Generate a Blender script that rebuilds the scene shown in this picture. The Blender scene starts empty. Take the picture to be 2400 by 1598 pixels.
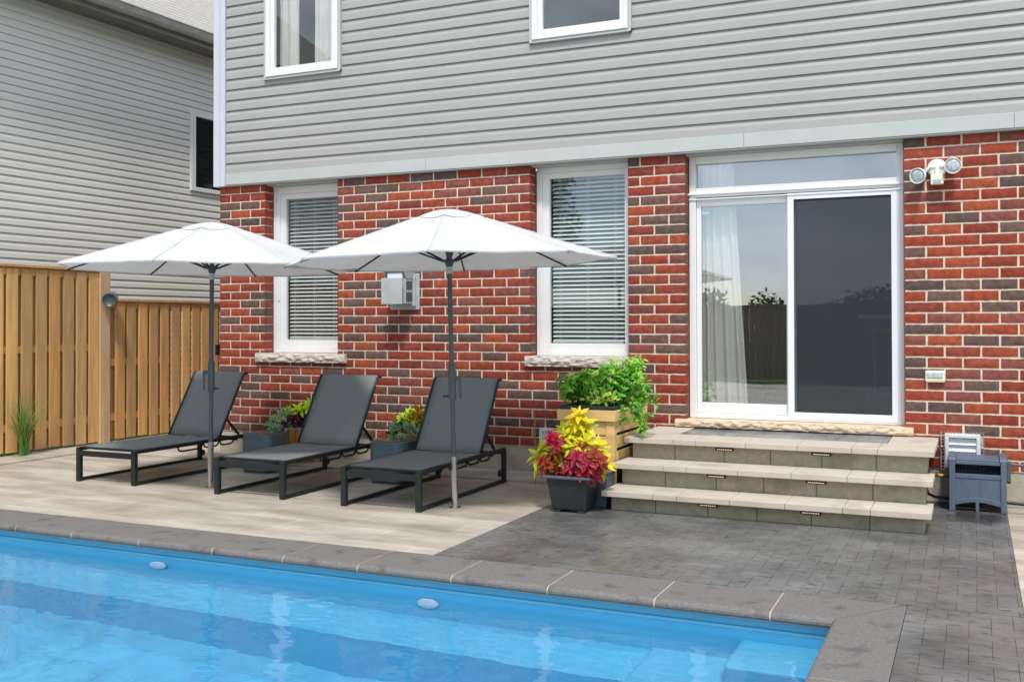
import bpy, math, random
from mathutils import Vector, Matrix, noise
R = math.radians
random.seed(7)
scene = bpy.context.scene
COL = scene.collection
# ---------------------------------------------------------------- camera
yaw, pitch, roll = R(24.514), R(.637), R(-.0926)
cy, sy, cp, sp = math.cos(yaw), math.sin(yaw), math.cos(pitch), math.sin(pitch)
fwd = Vector((-sy*cp, cy*cp, sp)); rt = Vector((cy, sy, 0)); up = rt.cross(fwd)
cr, sr = math.cos(roll), math.sin(roll)
r2 = cr*rt + sr*up; u2 = -sr*rt + cr*up
cam = bpy.data.cameras.new('camera'); co = bpy.data.objects.new('camera', cam); COL.objects.link(co)
m = Matrix((r2, u2, -fwd)).transposed().to_4x4(); m.translation = Vector((0, 0, 1.5)); co.matrix_world = m
cam.sensor_width = 36; cam.lens = 2379.9/2400*36; cam.shift_y = -.02865; cam.clip_end = 500
scene.camera = co
# ---------------------------------------------------------------- light
SUN_EL, SUN_AZ = 58, 24          # azimuth: degrees from -Y towards +X
wd = bpy.data.worlds.new('World'); scene.world = wd; wd.use_nodes = True
wn = wd.node_tree; N = wn.nodes; N.clear()
out = N.new('ShaderNodeOutputWorld'); bg = N.new('ShaderNodeBackground'); bg.inputs[1].default_value = .15
sky = N.new('ShaderNodeTexSky'); sky.sky_type = 'NISHITA'; sky.sun_disc = False
sky.sun_elevation = R(SUN_EL); sky.sun_rotation = R(180-SUN_AZ); sky.dust_density = .6; sky.air_density = 1.0
tc = N.new('ShaderNodeTexCoord'); mp = N.new('ShaderNodeMapping'); mp.inputs['Scale'].default_value = (1, 1, 2.6)
nz = N.new('ShaderNodeTexNoise'); nz.inputs['Scale'].default_value = 2.2; nz.inputs['Detail'].default_value = 7; nz.inputs['Roughness'].default_value = .55
cr_ = N.new('ShaderNodeValToRGB'); cr_.color_ramp.elements[0].position = .30; cr_.color_ramp.elements[1].position = .52
nz2 = N.new('ShaderNodeTexNoise'); nz2.inputs['Scale'].default_value = 4; nz2.inputs['Detail'].default_value = 5
cc = N.new('ShaderNodeValToRGB'); cc.color_ramp.elements[0].position = .3; cc.color_ramp.elements[1].position = .7
cc.color_ramp.elements[0].color = (3.0, 3.6, 4.5, 1); cc.color_ramp.elements[1].color = (7.8, 8.3, 8.9, 1)
mx = N.new('ShaderNodeMix'); mx.data_type = 'RGBA'
L = wn.links.new
L(tc.outputs['Generated'], mp.inputs[0]); L(mp.outputs[0], nz.inputs[0]); L(mp.outputs[0], nz2.inputs[0])
L(nz.outputs[0], cr_.inputs[0]); L(nz2.outputs[0], cc.inputs[0])
L(cr_.outputs[0], mx.inputs[0]); L(sky.outputs[0], mx.inputs[6]); L(cc.outputs[0], mx.inputs[7]); L(mx.outputs[2], bg.inputs[0]); L(bg.outputs[0], out.inputs[0])
sl = bpy.data.lights.new('sun', 'SUN'); sl.energy = 2.3; sl.angle = R(7); sl.color = (1, .96, .9)
so = bpy.data.objects.new('sun', sl); COL.objects.link(so)
sd = Vector((math.sin(R(SUN_AZ))*math.cos(R(SUN_EL)), -math.cos(R(SUN_AZ))*math.cos(R(SUN_EL)), math.sin(R(SUN_EL))))
so.rotation_euler = sd.to_track_quat('Z', 'Y').to_euler(); so.location = sd*20
scene.view_settings.view_transform = 'Standard'; scene.view_settings.look = 'None'
scene.view_settings.exposure = .6; scene.view_settings.gamma = 1
scene.render.engine = 'CYCLES'
scene.cycles.max_bounces = 10; scene.cycles.transparent_max_bounces = 16; scene.cycles.use_denoising = True
scene.cycles.sample_clamp_indirect = 6

# ---------------------------------------------------------------- materials
def srgb(r, g, b):
    f = lambda c: (c/255/12.92 if c/255 <= .04045 else ((c/255+.055)/1.055)**2.4)
    return (f(r), f(g), f(b))
def newmat(name):
    m = bpy.data.materials.new(name); m.use_nodes = True
    nt = m.node_tree; p = nt.nodes['Principled BSDF']
    return m, nt, p
def sset(p, k, v):
    if k in p.inputs: p.inputs[k].default_value = v
def mat(name, col, rough=.6, metal=0, var=.12, scale=6, bump=0, bscale=60, spec=.5, col2=None, stretch=None, attr=False, transl=0, coat=0, detail=5, dirt=None):
    """principled, colour varied by noise (or taken from the mesh's Col attribute), optional bump"""
    m, nt, p = newmat(name); n = nt.nodes; l = nt.links.new
    sset(p, 'Roughness', rough); sset(p, 'Metallic', metal); sset(p, 'Specular IOR Level', spec); sset(p, 'Coat Weight', coat)
    tc = n.new('ShaderNodeTexCoord'); mp = n.new('ShaderNodeMapping'); l(tc.outputs['Object'], mp.inputs[0])
    if stretch: mp.inputs['Scale'].default_value = stretch
    nz = n.new('ShaderNodeTexNoise'); nz.inputs['Scale'].default_value = scale; nz.inputs['Detail'].default_value = detail; l(mp.outputs[0], nz.inputs[0])
    if attr:
        a = n.new('ShaderNodeAttribute'); a.attribute_name = 'Col'; base = a.outputs['Color']
        mr = n.new('ShaderNodeMapRange'); l(nz.outputs[0], mr.inputs[0])
        mr.inputs[1].default_value = .25; mr.inputs[2].default_value = .75
        mr.inputs[3].default_value = 1-var*1.1; mr.inputs[4].default_value = 1+var*.9
        vm = n.new('ShaderNodeVectorMath'); vm.operation = 'SCALE'; l(base, vm.inputs[0]); l(mr.outputs[0], vm.inputs['Scale']); cout = vm.outputs[0]
    else:
        rp = n.new('ShaderNodeValToRGB'); l(nz.outputs[0], rp.inputs[0])
        rp.color_ramp.elements[0].position = .3; rp.color_ramp.elements[1].position = .7
        c2 = col2 or tuple(c*(1+var) for c in col)
        c1 = tuple(c*(1-var) for c in col) if not col2 else col
        rp.color_ramp.elements[0].color = (*c1, 1); rp.color_ramp.elements[1].color = (*c2, 1); cout = rp.outputs[0]
    if dirt:
        dn = n.new('ShaderNodeTexNoise'); dn.inputs['Scale'].default_value = dirt[1]; dn.inputs['Detail'].default_value = 6; l(tc.outputs['Object'], dn.inputs[0])
        dr = n.new('ShaderNodeValToRGB'); dr.color_ramp.elements[0].position = dirt[2]; dr.color_ramp.elements[1].position = dirt[2]+.2; l(dn.outputs[0], dr.inputs[0])
        dm = n.new('ShaderNodeMix'); dm.data_type = 'RGBA'; l(dr.outputs[0], dm.inputs[0]); l(cout, dm.inputs[6]); dm.inputs[7].default_value = (*dirt[0], 1); cout = dm.outputs[2]
    l(cout, p.inputs['Base Color'])
    if bump:
        bn = n.new('ShaderNodeTexNoise'); bn.inputs['Scale'].default_value = bscale; bn.inputs['Detail'].default_value = 4; l(mp.outputs[0], bn.inputs[0])
        b = n.new('ShaderNodeBump'); b.inputs['Strength'].default_value = bump; b.inputs['Distance'].default_value = .01
        l(bn.outputs[0], b.inputs['Height']); l(b.outputs[0], p.inputs['Normal'])
    if transl:
        t = n.new('ShaderNodeBsdfTranslucent'); l(cout, t.inputs[0]); ms = n.new('ShaderNodeMixShader'); ms.inputs[0].default_value = transl
        l(p.outputs[0], ms.inputs[1]); l(t.outputs[0], ms.inputs[2]); l(ms.outputs[0], n['Material Output'].inputs[0])
    return m
def glassmat(name, ior=1.6, tint=(.97, .985, .985), base=0.0, wav=0):
    m, nt, p = newmat(name); n = nt.nodes; l = nt.links.new; n.remove(p)
    lw = n.new('ShaderNodeLayerWeight'); lw.inputs['Blend'].default_value = .5
    pw = n.new('ShaderNodeMath'); pw.operation = 'POWER'; pw.inputs[1].default_value = 4; l(lw.outputs['Facing'], pw.inputs[0])
    ad = n.new('ShaderNodeMath'); ad.operation = 'MULTIPLY_ADD'; ad.inputs[1].default_value = .9; ad.inputs[2].default_value = base; ad.use_clamp = True; l(pw.outputs[0], ad.inputs[0])
    t = n.new('ShaderNodeBsdfTransparent'); t.inputs[0].default_value = (*tint, 1)
    g = n.new('ShaderNodeBsdfGlossy'); g.inputs['Roughness'].default_value = .0; g.inputs[0].default_value = (.95, .97, 1, 1)
    if wav:
        tc = n.new('ShaderNodeTexCoord'); nz = n.new('ShaderNodeTexNoise'); nz.inputs['Scale'].default_value = 1.6; nz.inputs['Detail'].default_value = 1; l(tc.outputs['Object'], nz.inputs[0])
        b = n.new('ShaderNodeBump'); b.inputs['Strength'].default_value = wav; b.inputs['Distance'].default_value = .02; l(nz.outputs[0], b.inputs['Height']); l(b.outputs[0], g.inputs['Normal'])
    ms = n.new('ShaderNodeMixShader'); l(ad.outputs[0], ms.inputs[0]); l(t.outputs[0], ms.inputs[1]); l(g.outputs[0], ms.inputs[2]); l(ms.outputs[0], n['Material Output'].inputs[0])
    return m
def emis(name, col, s):
    m, nt, p = newmat(name); sset(p, 'Base Color', (*col, 1)); sset(p, 'Emission Color', (*col, 1)); sset(p, 'Emission Strength', s); return m

M = {}
M['brick'] = mat('brick', (1, 1, 1), .9, var=.34, scale=20, bump=.7, bscale=80, attr=True, spec=.25, detail=8)
M['mortar'] = mat('mortar', srgb(212, 194, 174), .95, var=.12, scale=20, bump=.5, bscale=120, spec=.2)
M['concrete'] = mat('foundation_concrete', srgb(176, 166, 148), .9, var=.16, scale=5, bump=.3, bscale=60, dirt=(srgb(140, 128, 108), 3, .5))
M['siding'] = mat('vinyl_siding', srgb(159, 158, 155), .5, var=.03, scale=1.5, bump=.03, bscale=30, spec=.4)
M['siding2'] = mat('neighbour_siding', srgb(210, 208, 200), .5, var=.04, scale=1, bump=.02, bscale=30, spec=.4)
M['trim'] = mat('trim', srgb(178, 181, 178), .5, var=.04, scale=3)
M['cornertrim'] = mat('corner_trim', srgb(196, 198, 208), .45, var=.03, scale=5)
M['white'] = mat('white_vinyl', srgb(222, 222, 220), .4, var=.025, scale=5, dirt=(srgb(222, 210, 190), 2.5, .62))
M['alu'] = mat('white_aluminium', srgb(224, 227, 233), .35, var=.02)
M['cream'] = mat('aged_cream_plastic', srgb(228, 220, 190), .5, var=.05, scale=20)
M['greyplastic'] = mat('grey_metal', srgb(180, 184, 184), .45, metal=.2, var=.08, scale=9, bump=.05, bscale=20)
M['sill'] = mat('sill_stone', srgb(196, 186, 176), .95, var=.16, scale=14, bump=.9, bscale=26, spec=.2)
M['sill2'] = mat('door_sill_stone', srgb(206, 184, 158), .95, var=.14, scale=12, bump=.9, bscale=24, spec=.2)
M['glass'] = glassmat('window_glass', 1.5, base=.07, wav=.04)
M['doorglass'] = glassmat('door_glass', 1.55, base=.20, wav=.05)
M['blind'] = mat('blind_slats', srgb(226, 232, 228), .5, var=.03, transl=.2)
M['interior'] = mat('interior_wall', srgb(110, 120, 125), .9, var=.05)
M['intfloor'] = mat('interior_floor', srgb(70, 55, 42), .5, var=.1)
M['curtain'] = mat('curtain_cloth', srgb(240, 238, 228), .9, var=.05, transl=.35)
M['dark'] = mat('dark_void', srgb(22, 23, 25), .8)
M['wood'] = mat('cedar_boards', srgb(196, 150, 98), .8, var=.24, scale=6, stretch=(3, 3, .3), bump=.3, bscale=22, attr=True, dirt=(srgb(120, 78, 44), 16, .70))
M['post'] = mat('post_wood', srgb(190, 158, 122), .85, var=.14, scale=6, stretch=(3, 3, .3), bump=.2, bscale=22, attr=True)
M['planterwood'] = mat('pale_pine', srgb(214, 178, 116), .75, var=.14, scale=5, stretch=(1, 1, 4), bump=.2, bscale=16)
M['barrel'] = mat('barrel_wood', srgb(172, 112, 48), .6, var=.25, scale=9, stretch=(3, 3, .4), bump=.2, bscale=20)
M['black'] = mat('charcoal_metal', srgb(27, 35, 35), .5, var=.1, scale=20, spec=.4)
M['pole'] = mat('slate_metal', srgb(70, 78, 84), .42, var=.07, scale=12)
M['chrome'] = mat('brushed_steel', srgb(190, 188, 184), .22, metal=1, var=.05)
M['fabric'] = mat('white_canvas', srgb(227, 227, 227), .85, var=.03, scale=6, bump=.3, bscale=7, transl=.45)
M['darkplastic'] = mat('black_resin', srgb(34, 40, 42), .5, var=.2, scale=18, bump=.12, bscale=70)
M['rim'] = mat('pot_rim', srgb(74, 80, 90), .5, var=.1)
M['cube'] = mat('slate_resin', srgb(76, 92, 102), .5, var=.08, scale=14, bump=.08, bscale=70)
M['cubetop'] = mat('table_inset', srgb(74, 70, 72), .12, var=.2, scale=8)
M['reel'] = mat('blue_grey_resin', srgb(82, 94, 110), .55, var=.07, scale=12, bump=.06, bscale=40)
M['grain'] = mat('resin_wood_grain', srgb(84, 96, 112), .6, var=.16, scale=26, stretch=(5, 5, .25), bump=.4, bscale=50)
M['rubber'] = mat('black_rubber', srgb(24, 26, 27), .45)
M['brass'] = mat('brass', srgb(190, 150, 80), .3, metal=1)
M['leaf'] = mat('leaves', (1, 1, 1), .5, var=.18, scale=30, attr=True, transl=.3, spec=.4)
M['soil'] = mat('potting_soil', srgb(40, 30, 24), .95, var=.4, scale=40, bump=.8)
M['stem'] = mat('stems', srgb(104, 124, 60), .7)
M['bark'] = mat('bark', srgb(86, 74, 62), .95, var=.3, bump=.8, bscale=20)
M['tread'] = mat('step_cap_stone', srgb(185, 175, 160), .85, var=.08, scale=4, bump=.18, bscale=70, dirt=(srgb(162, 148, 132), 3.5, .56), stretch=(1, 2.5, 1))
M['riser'] = mat('step_riser_stone', srgb(156, 148, 128), .9, var=.12, scale=22, bump=.4, bscale=110, dirt=(srgb(126, 120, 102), 4, .52))
M['coping'] = mat('coping_stone', srgb(107, 103, 99), .72, var=.2, scale=60, bump=.35, bscale=110, dirt=(srgb(72, 70, 68), 7, .56))
M['grout'] = mat('grout', srgb(188, 166, 142), .9, var=.1)
M['jet'] = mat('jet_plastic', srgb(206, 222, 232), .4, var=.1, scale=30)
M['gel'] = mat('pool_gelcoat', srgb(88, 180, 218), .35, var=.04, scale=2)
M['roof'] = mat('asphalt_shingle', srgb(160, 154, 147), .95, var=.16, scale=5, stretch=(6, 2, 2), bump=.3, attr=False)
M['soffit'] = mat('soffit', srgb(118, 114, 100), .6)
M['gutter'] = mat('gutter', srgb(150, 145, 134), .4)
M['lamp_glass'] = mat('lamp_glass', srgb(176, 186, 188), .12, var=.3, scale=34, spec=.8)
M['led'] = emis('led', (1, .62, .36), .45)
M['sticker'] = mat('blue_sticker', srgb(150, 184, 206), .5)
M['terracotta'] = mat('terracotta', srgb(196, 122, 84), .8)
M['lawn'] = mat('lawn', srgb(78, 104, 46), .95, var=.3, scale=8, bump=.8, bscale=120)

def fabricmat(name, col):
    m, nt, p = newmat(name); n = nt.nodes; l = nt.links.new; sset(p, 'Roughness', .8); sset(p, 'Specular IOR Level', .35)
    tc = n.new('ShaderNodeTexCoord'); ws = []
    for d, s in (('X', 230), ('Y', 230)):
        w = n.new('ShaderNodeTexWave'); w.bands_direction = d; w.inputs['Scale'].default_value = s; w.inputs['Distortion'].default_value = .6; l(tc.outputs['Object'], w.inputs[0]); ws.append(w)
    mu = n.new('ShaderNodeMath'); mu.operation = 'MULTIPLY'; l(ws[0].outputs[1], mu.inputs[0]); l(ws[1].outputs[1], mu.inputs[1])
    nz = n.new('ShaderNodeTexNoise'); nz.inputs['Scale'].default_value = 260; l(tc.outputs['Object'], nz.inputs[0])
    ad = n.new('ShaderNodeMath'); ad.operation = 'ADD'; l(mu.outputs[0], ad.inputs[0]); l(nz.outputs[0], ad.inputs[1])
    rp = n.new('ShaderNodeValToRGB'); rp.color_ramp.elements[0].position = .35; rp.color_ramp.elements[1].position = 1
    rp.color_ramp.elements[0].color = (*(c*.6 for c in col), 1); rp.color_ramp.elements[1].color = (*(c*1.6 for c in col), 1)
    l(ad.outputs[0], rp.inputs[0]); l(rp.outputs[0], p.inputs['Base Color']); return m
M['sling'] = fabricmat('charcoal_sling_mesh', srgb(106, 111, 111))

def screenmat():
    m, nt, p = newmat('insect_screen'); n = nt.nodes; l = nt.links.new
    sset(p, 'Base Color', (*srgb(40, 50, 57), 1)); sset(p, 'Roughness', .6)
    t = n.new('ShaderNodeBsdfTransparent'); ms = n.new('ShaderNodeMixShader')
    tc = n.new('ShaderNodeTexCoord'); nz = n.new('ShaderNodeTexNoise'); nz.inputs['Scale'].default_value = 160; l(tc.outputs['Object'], nz.inputs[0])
    mr = n.new('ShaderNodeMapRange'); mr.inputs[1].default_value = .3; mr.inputs[2].default_value = .7; mr.inputs[3].default_value = .30; mr.inputs[4].default_value = .55
    l(nz.outputs[0], mr.inputs[0]); l(mr.outputs[0], ms.inputs[0]); l(t.outputs[0], ms.inputs[1]); l(p.outputs[0], ms.inputs[2]); l(ms.outputs[0], n['Material Output'].inputs[0]); return m
M['screen'] = screenmat()

def pavermat():
    """large pale slabs with thin light joints, mottled, partly wet"""
    m, nt, p = newmat('pale_patio_slabs'); n = nt.nodes; l = nt.links.new
    tc = n.new('ShaderNodeTexCoord'); mp = n.new('ShaderNodeMapping'); mp.inputs['Location'].default_value = (-.02, .02, 0); l(tc.outputs['Object'], mp.inputs[0])
    bk = n.new('ShaderNodeTexBrick'); bk.inputs['Scale'].default_value = 1; bk.inputs['Brick Width'].default_value = .86; bk.inputs['Row Height'].default_value = .496
    bk.inputs['Mortar Size'].default_value = .004; bk.inputs['Mortar Smooth'].default_value = .3; bk.offset = .5
    bk.inputs['Color1'].default_value = (*srgb(172, 164, 151), 1); bk.inputs['Color2'].default_value = (*srgb(179, 173, 162), 1); bk.inputs['Mortar'].default_value = (*srgb(212, 204, 188), 1)
    l(mp.outputs[0], bk.inputs[0])
    m2 = n.new('ShaderNodeMapping'); m2.inputs['Scale'].default_value = (.7, 2.2, 1); l(tc.outputs['Object'], m2.inputs[0])
    a = n.new('ShaderNodeTexNoise'); a.inputs['Scale'].default_value = 1.5; a.inputs['Detail'].default_value = 10; a.inputs['Roughness'].default_value = .66; l(m2.outputs[0], a.inputs[0])
    ra = n.new('ShaderNodeValToRGB'); l(a.outputs[0], ra.inputs[0])
    ra.color_ramp.elements[0].position = .3; ra.color_ramp.elements[0].color = (.56, .52, .46, 1); ra.color_ramp.elements[1].position = .60; ra.color_ramp.elements[1].color = (1.08, 1.07, 1.06, 1)
    mu = n.new('ShaderNodeMix'); mu.data_type = 'RGBA'; mu.blend_type = 'MULTIPLY'; mu.inputs[0].default_value = 1; l(bk.outputs[0], mu.inputs[6]); l(ra.outputs[0], mu.inputs[7])
    l(mu.outputs[2], p.inputs['Base Color'])
    w = n.new('ShaderNodeTexNoise'); w.inputs['Scale'].default_value = 1.1; w.inputs['Detail'].default_value = 5; l(m2.outputs[0], w.inputs[0])
    rw = n.new('ShaderNodeMapRange'); rw.inputs[1].default_value = .4; rw.inputs[2].default_value = .6; rw.inputs[3].default_value = .38; rw.inputs[4].default_value = .75; l(w.outputs[0], rw.inputs[0]); l(rw.outputs[0], p.inputs['Roughness'])
    f = n.new('ShaderNodeTexNoise'); f.inputs['Scale'].default_value = 40; f.inputs['Detail'].default_value = 4; l(tc.outputs['Object'], f.inputs[0])
    ad = n.new('ShaderNodeMath'); ad.operation = 'MULTIPLY_ADD'; ad.inputs[1].default_value = -1.0; l(bk.outputs['Fac'], ad.inputs[0]); l(f.outputs[0], ad.inputs[2])
    b = n.new('ShaderNodeBump'); b.inputs['Strength'].default_value = .22; b.inputs['Distance'].default_value = .01; l(ad.outputs[0], b.inputs['Height']); l(b.outputs[0], p.inputs['Normal'])
    return m
M['patio'] = pavermat()

def darkpavmat():
    m, nt, p = newmat('charcoal_pavers'); n = nt.nodes; l = nt.links.new
    tc = n.new('ShaderNodeTexCoord'); a = n.new('ShaderNodeAttribute'); a.attribute_name = 'Col'
    z = n.new('ShaderNodeTexNoise'); z.inputs['Scale'].default_value = 1.7; z.inputs['Detail'].default_value = 11; z.inputs['Roughness'].default_value = .68; l(tc.outputs['Object'], z.inputs[0])
    mr = n.new('ShaderNodeMapRange'); mr.inputs[1].default_value = .3; mr.inputs[2].default_value = .7; mr.inputs[3].default_value = .48; mr.inputs[4].default_value = 1.36; l(z.outputs[0], mr.inputs[0])
    vm = n.new('ShaderNodeVectorMath'); vm.operation = 'SCALE'; l(a.outputs[0], vm.inputs[0]); l(mr.outputs[0], vm.inputs['Scale'])
    # small streaks of water and dirt
    mp = n.new('ShaderNodeMapping'); mp.inputs['Scale'].default_value = (5, 14, 1); l(tc.outputs['Object'], mp.inputs[0])
    s = n.new('ShaderNodeTexNoise'); s.inputs['Scale'].default_value = 2.2; s.inputs['Detail'].default_value = 6; l(mp.outputs[0], s.inputs[0])
    rs = n.new('ShaderNodeValToRGB'); rs.color_ramp.elements[0].position = .56; rs.color_ramp.elements[1].position = .64; l(s.outputs[0], rs.inputs[0])
    mm = n.new('ShaderNodeMath'); mm.operation = 'MULTIPLY'; mm.inputs[1].default_value = .7; l(rs.outputs[0], mm.inputs[0])
    mx = n.new('ShaderNodeMix'); mx.data_type = 'RGBA'; l(mm.outputs[0], mx.inputs[0]); l(vm.outputs[0], mx.inputs[6]); mx.inputs[7].default_value = (*srgb(66, 62, 58), 1)
    dn = n.new('ShaderNodeVectorMath'); dn.operation = 'DISTANCE'; dn.inputs[1].default_value = (.02, 8.62, 0); l(tc.outputs['Object'], dn.inputs[0])
    pn = n.new('ShaderNodeTexNoise'); pn.inputs['Scale'].default_value = 6; pn.inputs['Detail'].default_value = 5; l(tc.outputs['Object'], pn.inputs[0])
    pa = n.new('ShaderNodeMath'); pa.operation = 'MULTIPLY_ADD'; pa.inputs[1].default_value = .7; l(pn.outputs[0], pa.inputs[0]); l(dn.outputs['Value'], pa.inputs[2])
    pm_ = n.new('ShaderNodeMapRange'); pm_.inputs[1].default_value = .52; pm_.inputs[2].default_value = .66; pm_.inputs[3].default_value = 1; pm_.inputs[4].default_value = 0; l(pa.outputs[0], pm_.inputs[0])
    wc_ = n.new('ShaderNodeMix'); wc_.data_type = 'RGBA'; wc_.blend_type = 'MULTIPLY'; l(pm_.outputs[0], wc_.inputs[0]); l(mx.outputs[2], wc_.inputs[6]); wc_.inputs[7].default_value = (.5, .5, .52, 1)
    l(wc_.outputs[2], p.inputs['Base Color'])
    w = n.new('ShaderNodeTexNoise'); w.inputs['Scale'].default_value = 1.3; w.inputs['Detail'].default_value = 6; l(tc.outputs['Object'], w.inputs[0])
    rw = n.new('ShaderNodeMapRange'); rw.inputs[1].default_value = .42; rw.inputs[2].default_value = .62; rw.inputs[3].default_value = .14; rw.inputs[4].default_value = .5; l(w.outputs[0], rw.inputs[0]); rx = n.new('ShaderNodeMix'); l(pm_.outputs[0], rx.inputs[0]); l(rw.outputs[0], rx.inputs[2]); rx.inputs[3].default_value = .08; l(rx.outputs[0], p.inputs['Roughness'])
    f = n.new('ShaderNodeTexNoise'); f.inputs['Scale'].default_value = 70; f.inputs['Detail'].default_value = 4; l(tc.outputs['Object'], f.inputs[0])
    b = n.new('ShaderNodeBump'); b.inputs['Strength'].default_value = .3; b.inputs['Distance'].default_value = .008; l(f.outputs[0], b.inputs['Height']); l(b.outputs[0], p.inputs['Normal'])
    return m
M['darkpav'] = darkpavmat()

def watermat():
    m, nt, p = newmat('pool_water'); n = nt.nodes; l = nt.links.new; n.remove(p)
    fr = n.new('ShaderNodeFresnel'); fr.inputs[0].default_value = 1.33
    rf = n.new('ShaderNodeBsdfRefraction'); rf.inputs['IOR'].default_value = 1.33; rf.inputs['Roughness'].default_value = 0
    g = n.new('ShaderNodeBsdfGlossy'); g.inputs['Roughness'].default_value = .0
    ms = n.new('ShaderNodeMixShader'); l(fr.outputs[0], ms.inputs[0]); l(rf.outputs[0], ms.inputs[1]); l(g.outputs[0], ms.inputs[2]); l(ms.outputs[0], n['Material Output'].inputs[0])
    return m
M['water'] = watermat()

# ---------------------------------------------------------------- mesh helpers
class MB:
    def __init__(s): s.v = []; s.f = []; s.c = []; s.cur = (1, 1, 1)
    def add(s, vs, fs, cols=None):
        o = len(s.v); s.v += [tuple(v) for v in vs]; s.f += [tuple(i+o for i in f) for f in fs]; s.c += cols or [s.cur]*len(vs); return s
    def box(s, x0, x1, y0, y1, z0, z1):
        return s.add([(x0, y0, z0), (x1, y0, z0), (x1, y1, z0), (x0, y1, z0), (x0, y0, z1), (x1, y0, z1), (x1, y1, z1), (x0, y1, z1)],
                     [(0, 3, 2, 1), (4, 5, 6, 7), (0, 1, 5, 4), (1, 2, 6, 5), (2, 3, 7, 6), (3, 0, 4, 7)])
    def bar(s, a, b, w, h, upv=(0, 0, 1)):
        a, b = Vector(a), Vector(b); d = (b-a).normalized(); sd = d.cross(Vector(upv))
        if sd.length < 1e-4: sd = d.cross(Vector((1, 0, 0)))
        sd.normalize(); u = sd.cross(d); vs = []
        for p in (a, b):
            for i, j in ((-1, -1), (1, -1), (1, 1), (-1, 1)): vs.append(p+sd*i*w/2+u*j*h/2)
        return s.add(vs, [(3, 2, 1, 0), (4, 5, 6, 7), (0, 1, 5, 4), (1, 2, 6, 5), (2, 3, 7, 6), (3, 0, 4, 7)])
    def tube(s, pts, r, n=8, cap=True):
        pts = [Vector(p) for p in pts]; rs = r if isinstance(r, (list, tuple)) else [r]*len(pts); vs = []; fs = []; ref = None
        for i, p in enumerate(pts):
            d = (pts[min(i+1, len(pts)-1)]-pts[max(i-1, 0)]).normalized()
            if ref is None: ref = d.orthogonal().normalized()
            a = (ref-d*ref.dot(d)).normalized(); ref = a; b = d.cross(a)
            for k in range(n):
                t = 2*math.pi*k/n; vs.append(p+(a*math.cos(t)+b*math.sin(t))*rs[i])
        for i in range(len(pts)-1):
            for k in range(n): fs.append((i*n+k, i*n+(k+1) % n, (i+1)*n+(k+1) % n, (i+1)*n+k))
        if cap: fs += [tuple(range(n))[::-1], tuple((len(pts)-1)*n+k for k in range(n))]
        return s.add(vs, fs)
    def lathe(s, prof, c=(0, 0, 0), n=24, axis=None):
        vs = []; fs = []; q = Vector(axis).to_track_quat('Z', 'Y') if axis else None
        for r, z in prof:
            for k in range(n):
                t = 2*math.pi*k/n; p = Vector((r*math.cos(t), r*math.sin(t), z))
                if q: p = q @ p
                vs.append(p+Vector(c))
        for i in range(len(prof)-1):
            for k in range(n): fs.append((i*n+k, i*n+(k+1) % n, (i+1)*n+(k+1) % n, (i+1)*n+k))
        fs += [tuple(range(n))[::-1], tuple((len(prof)-1)*n+k for k in range(n))]
        return s.add(vs, fs)
    def prism(s, poly, a, b, axis='x'):
        """poly of 2D points extruded along axis between a and b"""
        def P(t, p): return (t, p[0], p[1]) if axis == 'x' else ((p[0], t, p[1]) if axis == 'y' else (p[0], p[1], t))
        n = len(poly); vs = [P(a, p) for p in poly]+[P(b, p) for p in poly]
        return s.add(vs, [tuple(range(n))[::-1], tuple(range(n, 2*n))]+[(i, (i+1) % n, n+(i+1) % n, n+i) for i in range(n)])
    def leaf(s, p, d, upv, ln, w, cin, cout=None, droop=.3, fold=.25, seg=3):
        p = Vector(p); d = Vector(d).normalized(); u = Vector(upv); sd = d.cross(u)
        if sd.length < 1e-3: sd = d.orthogonal()
        sd.normalize(); u = sd.cross(d); cout = cout or cin; vs = []; cs = []; fs = []
        for i in range(seg+1):
            t = i/seg; wd = w*math.sin(math.pi*min(1, (t*.86+.08)))*.5 if i < seg else w*.03
            c = p+d*ln*t-u*droop*ln*t*t
            vs += [c-sd*wd+u*fold*wd, c, c+sd*wd+u*fold*wd]; cs += [cout, cin if t < .8 else cout, cout]
        for i in range(seg):
            o = i*3; fs += [(o, o+1, o+4, o+3), (o+1, o+2, o+5, o+4)]
        return s.add(vs, fs, cs)
    def build(s, name, mt, parent=None, bevel=0, smooth=False, tag=None, sub=0):
        me = bpy.data.meshes.new(name); me.from_pydata(s.v, [], s.f); me.materials.append(mt if not isinstance(mt, str) else M[mt])
        if any(c != (1, 1, 1) for c in s.c):
            at = me.color_attributes.new('Col', 'FLOAT_COLOR', 'POINT')
            at.data.foreach_set('color', [x for c in s.c for x in (*c[:3], 1)])
        else:
            at = None
        if smooth: me.shade_smooth()
        o = bpy.data.objects.new(name, me); COL.objects.link(o)
        if parent: o.parent = parent
        if bevel:
            b = o.modifiers.new('b', 'BEVEL'); b.width = bevel; b.segments = 2; b.limit_method = 'ANGLE'
        if smooth == 'auto': pass
        return o
def tagg(o, label=None, cat=None, group=None, kind=None):
    if label: o['label'] = label
    if cat: o['category'] = cat
    if group: o['group'] = group
    if kind: o['kind'] = kind
    elif label: o['kind'] = 'thing'
    return o
def thing(name, loc, label, cat, group=None, rz=0):
    o = bpy.data.objects.new(name, None); COL.objects.link(o); o.location = loc; o.rotation_euler = (0, 0, rz); o.empty_display_size = .1
    return tagg(o, label, cat, group)
def kids(o): return [c for c in bpy.data.objects if c.parent == o]
def copy_tree(o, parent=None):
    ks = kids(o); c = o.copy(); COL.objects.link(c)
    if parent: c.parent = parent
    for k in ks: copy_tree(k, c)
    return c
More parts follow.
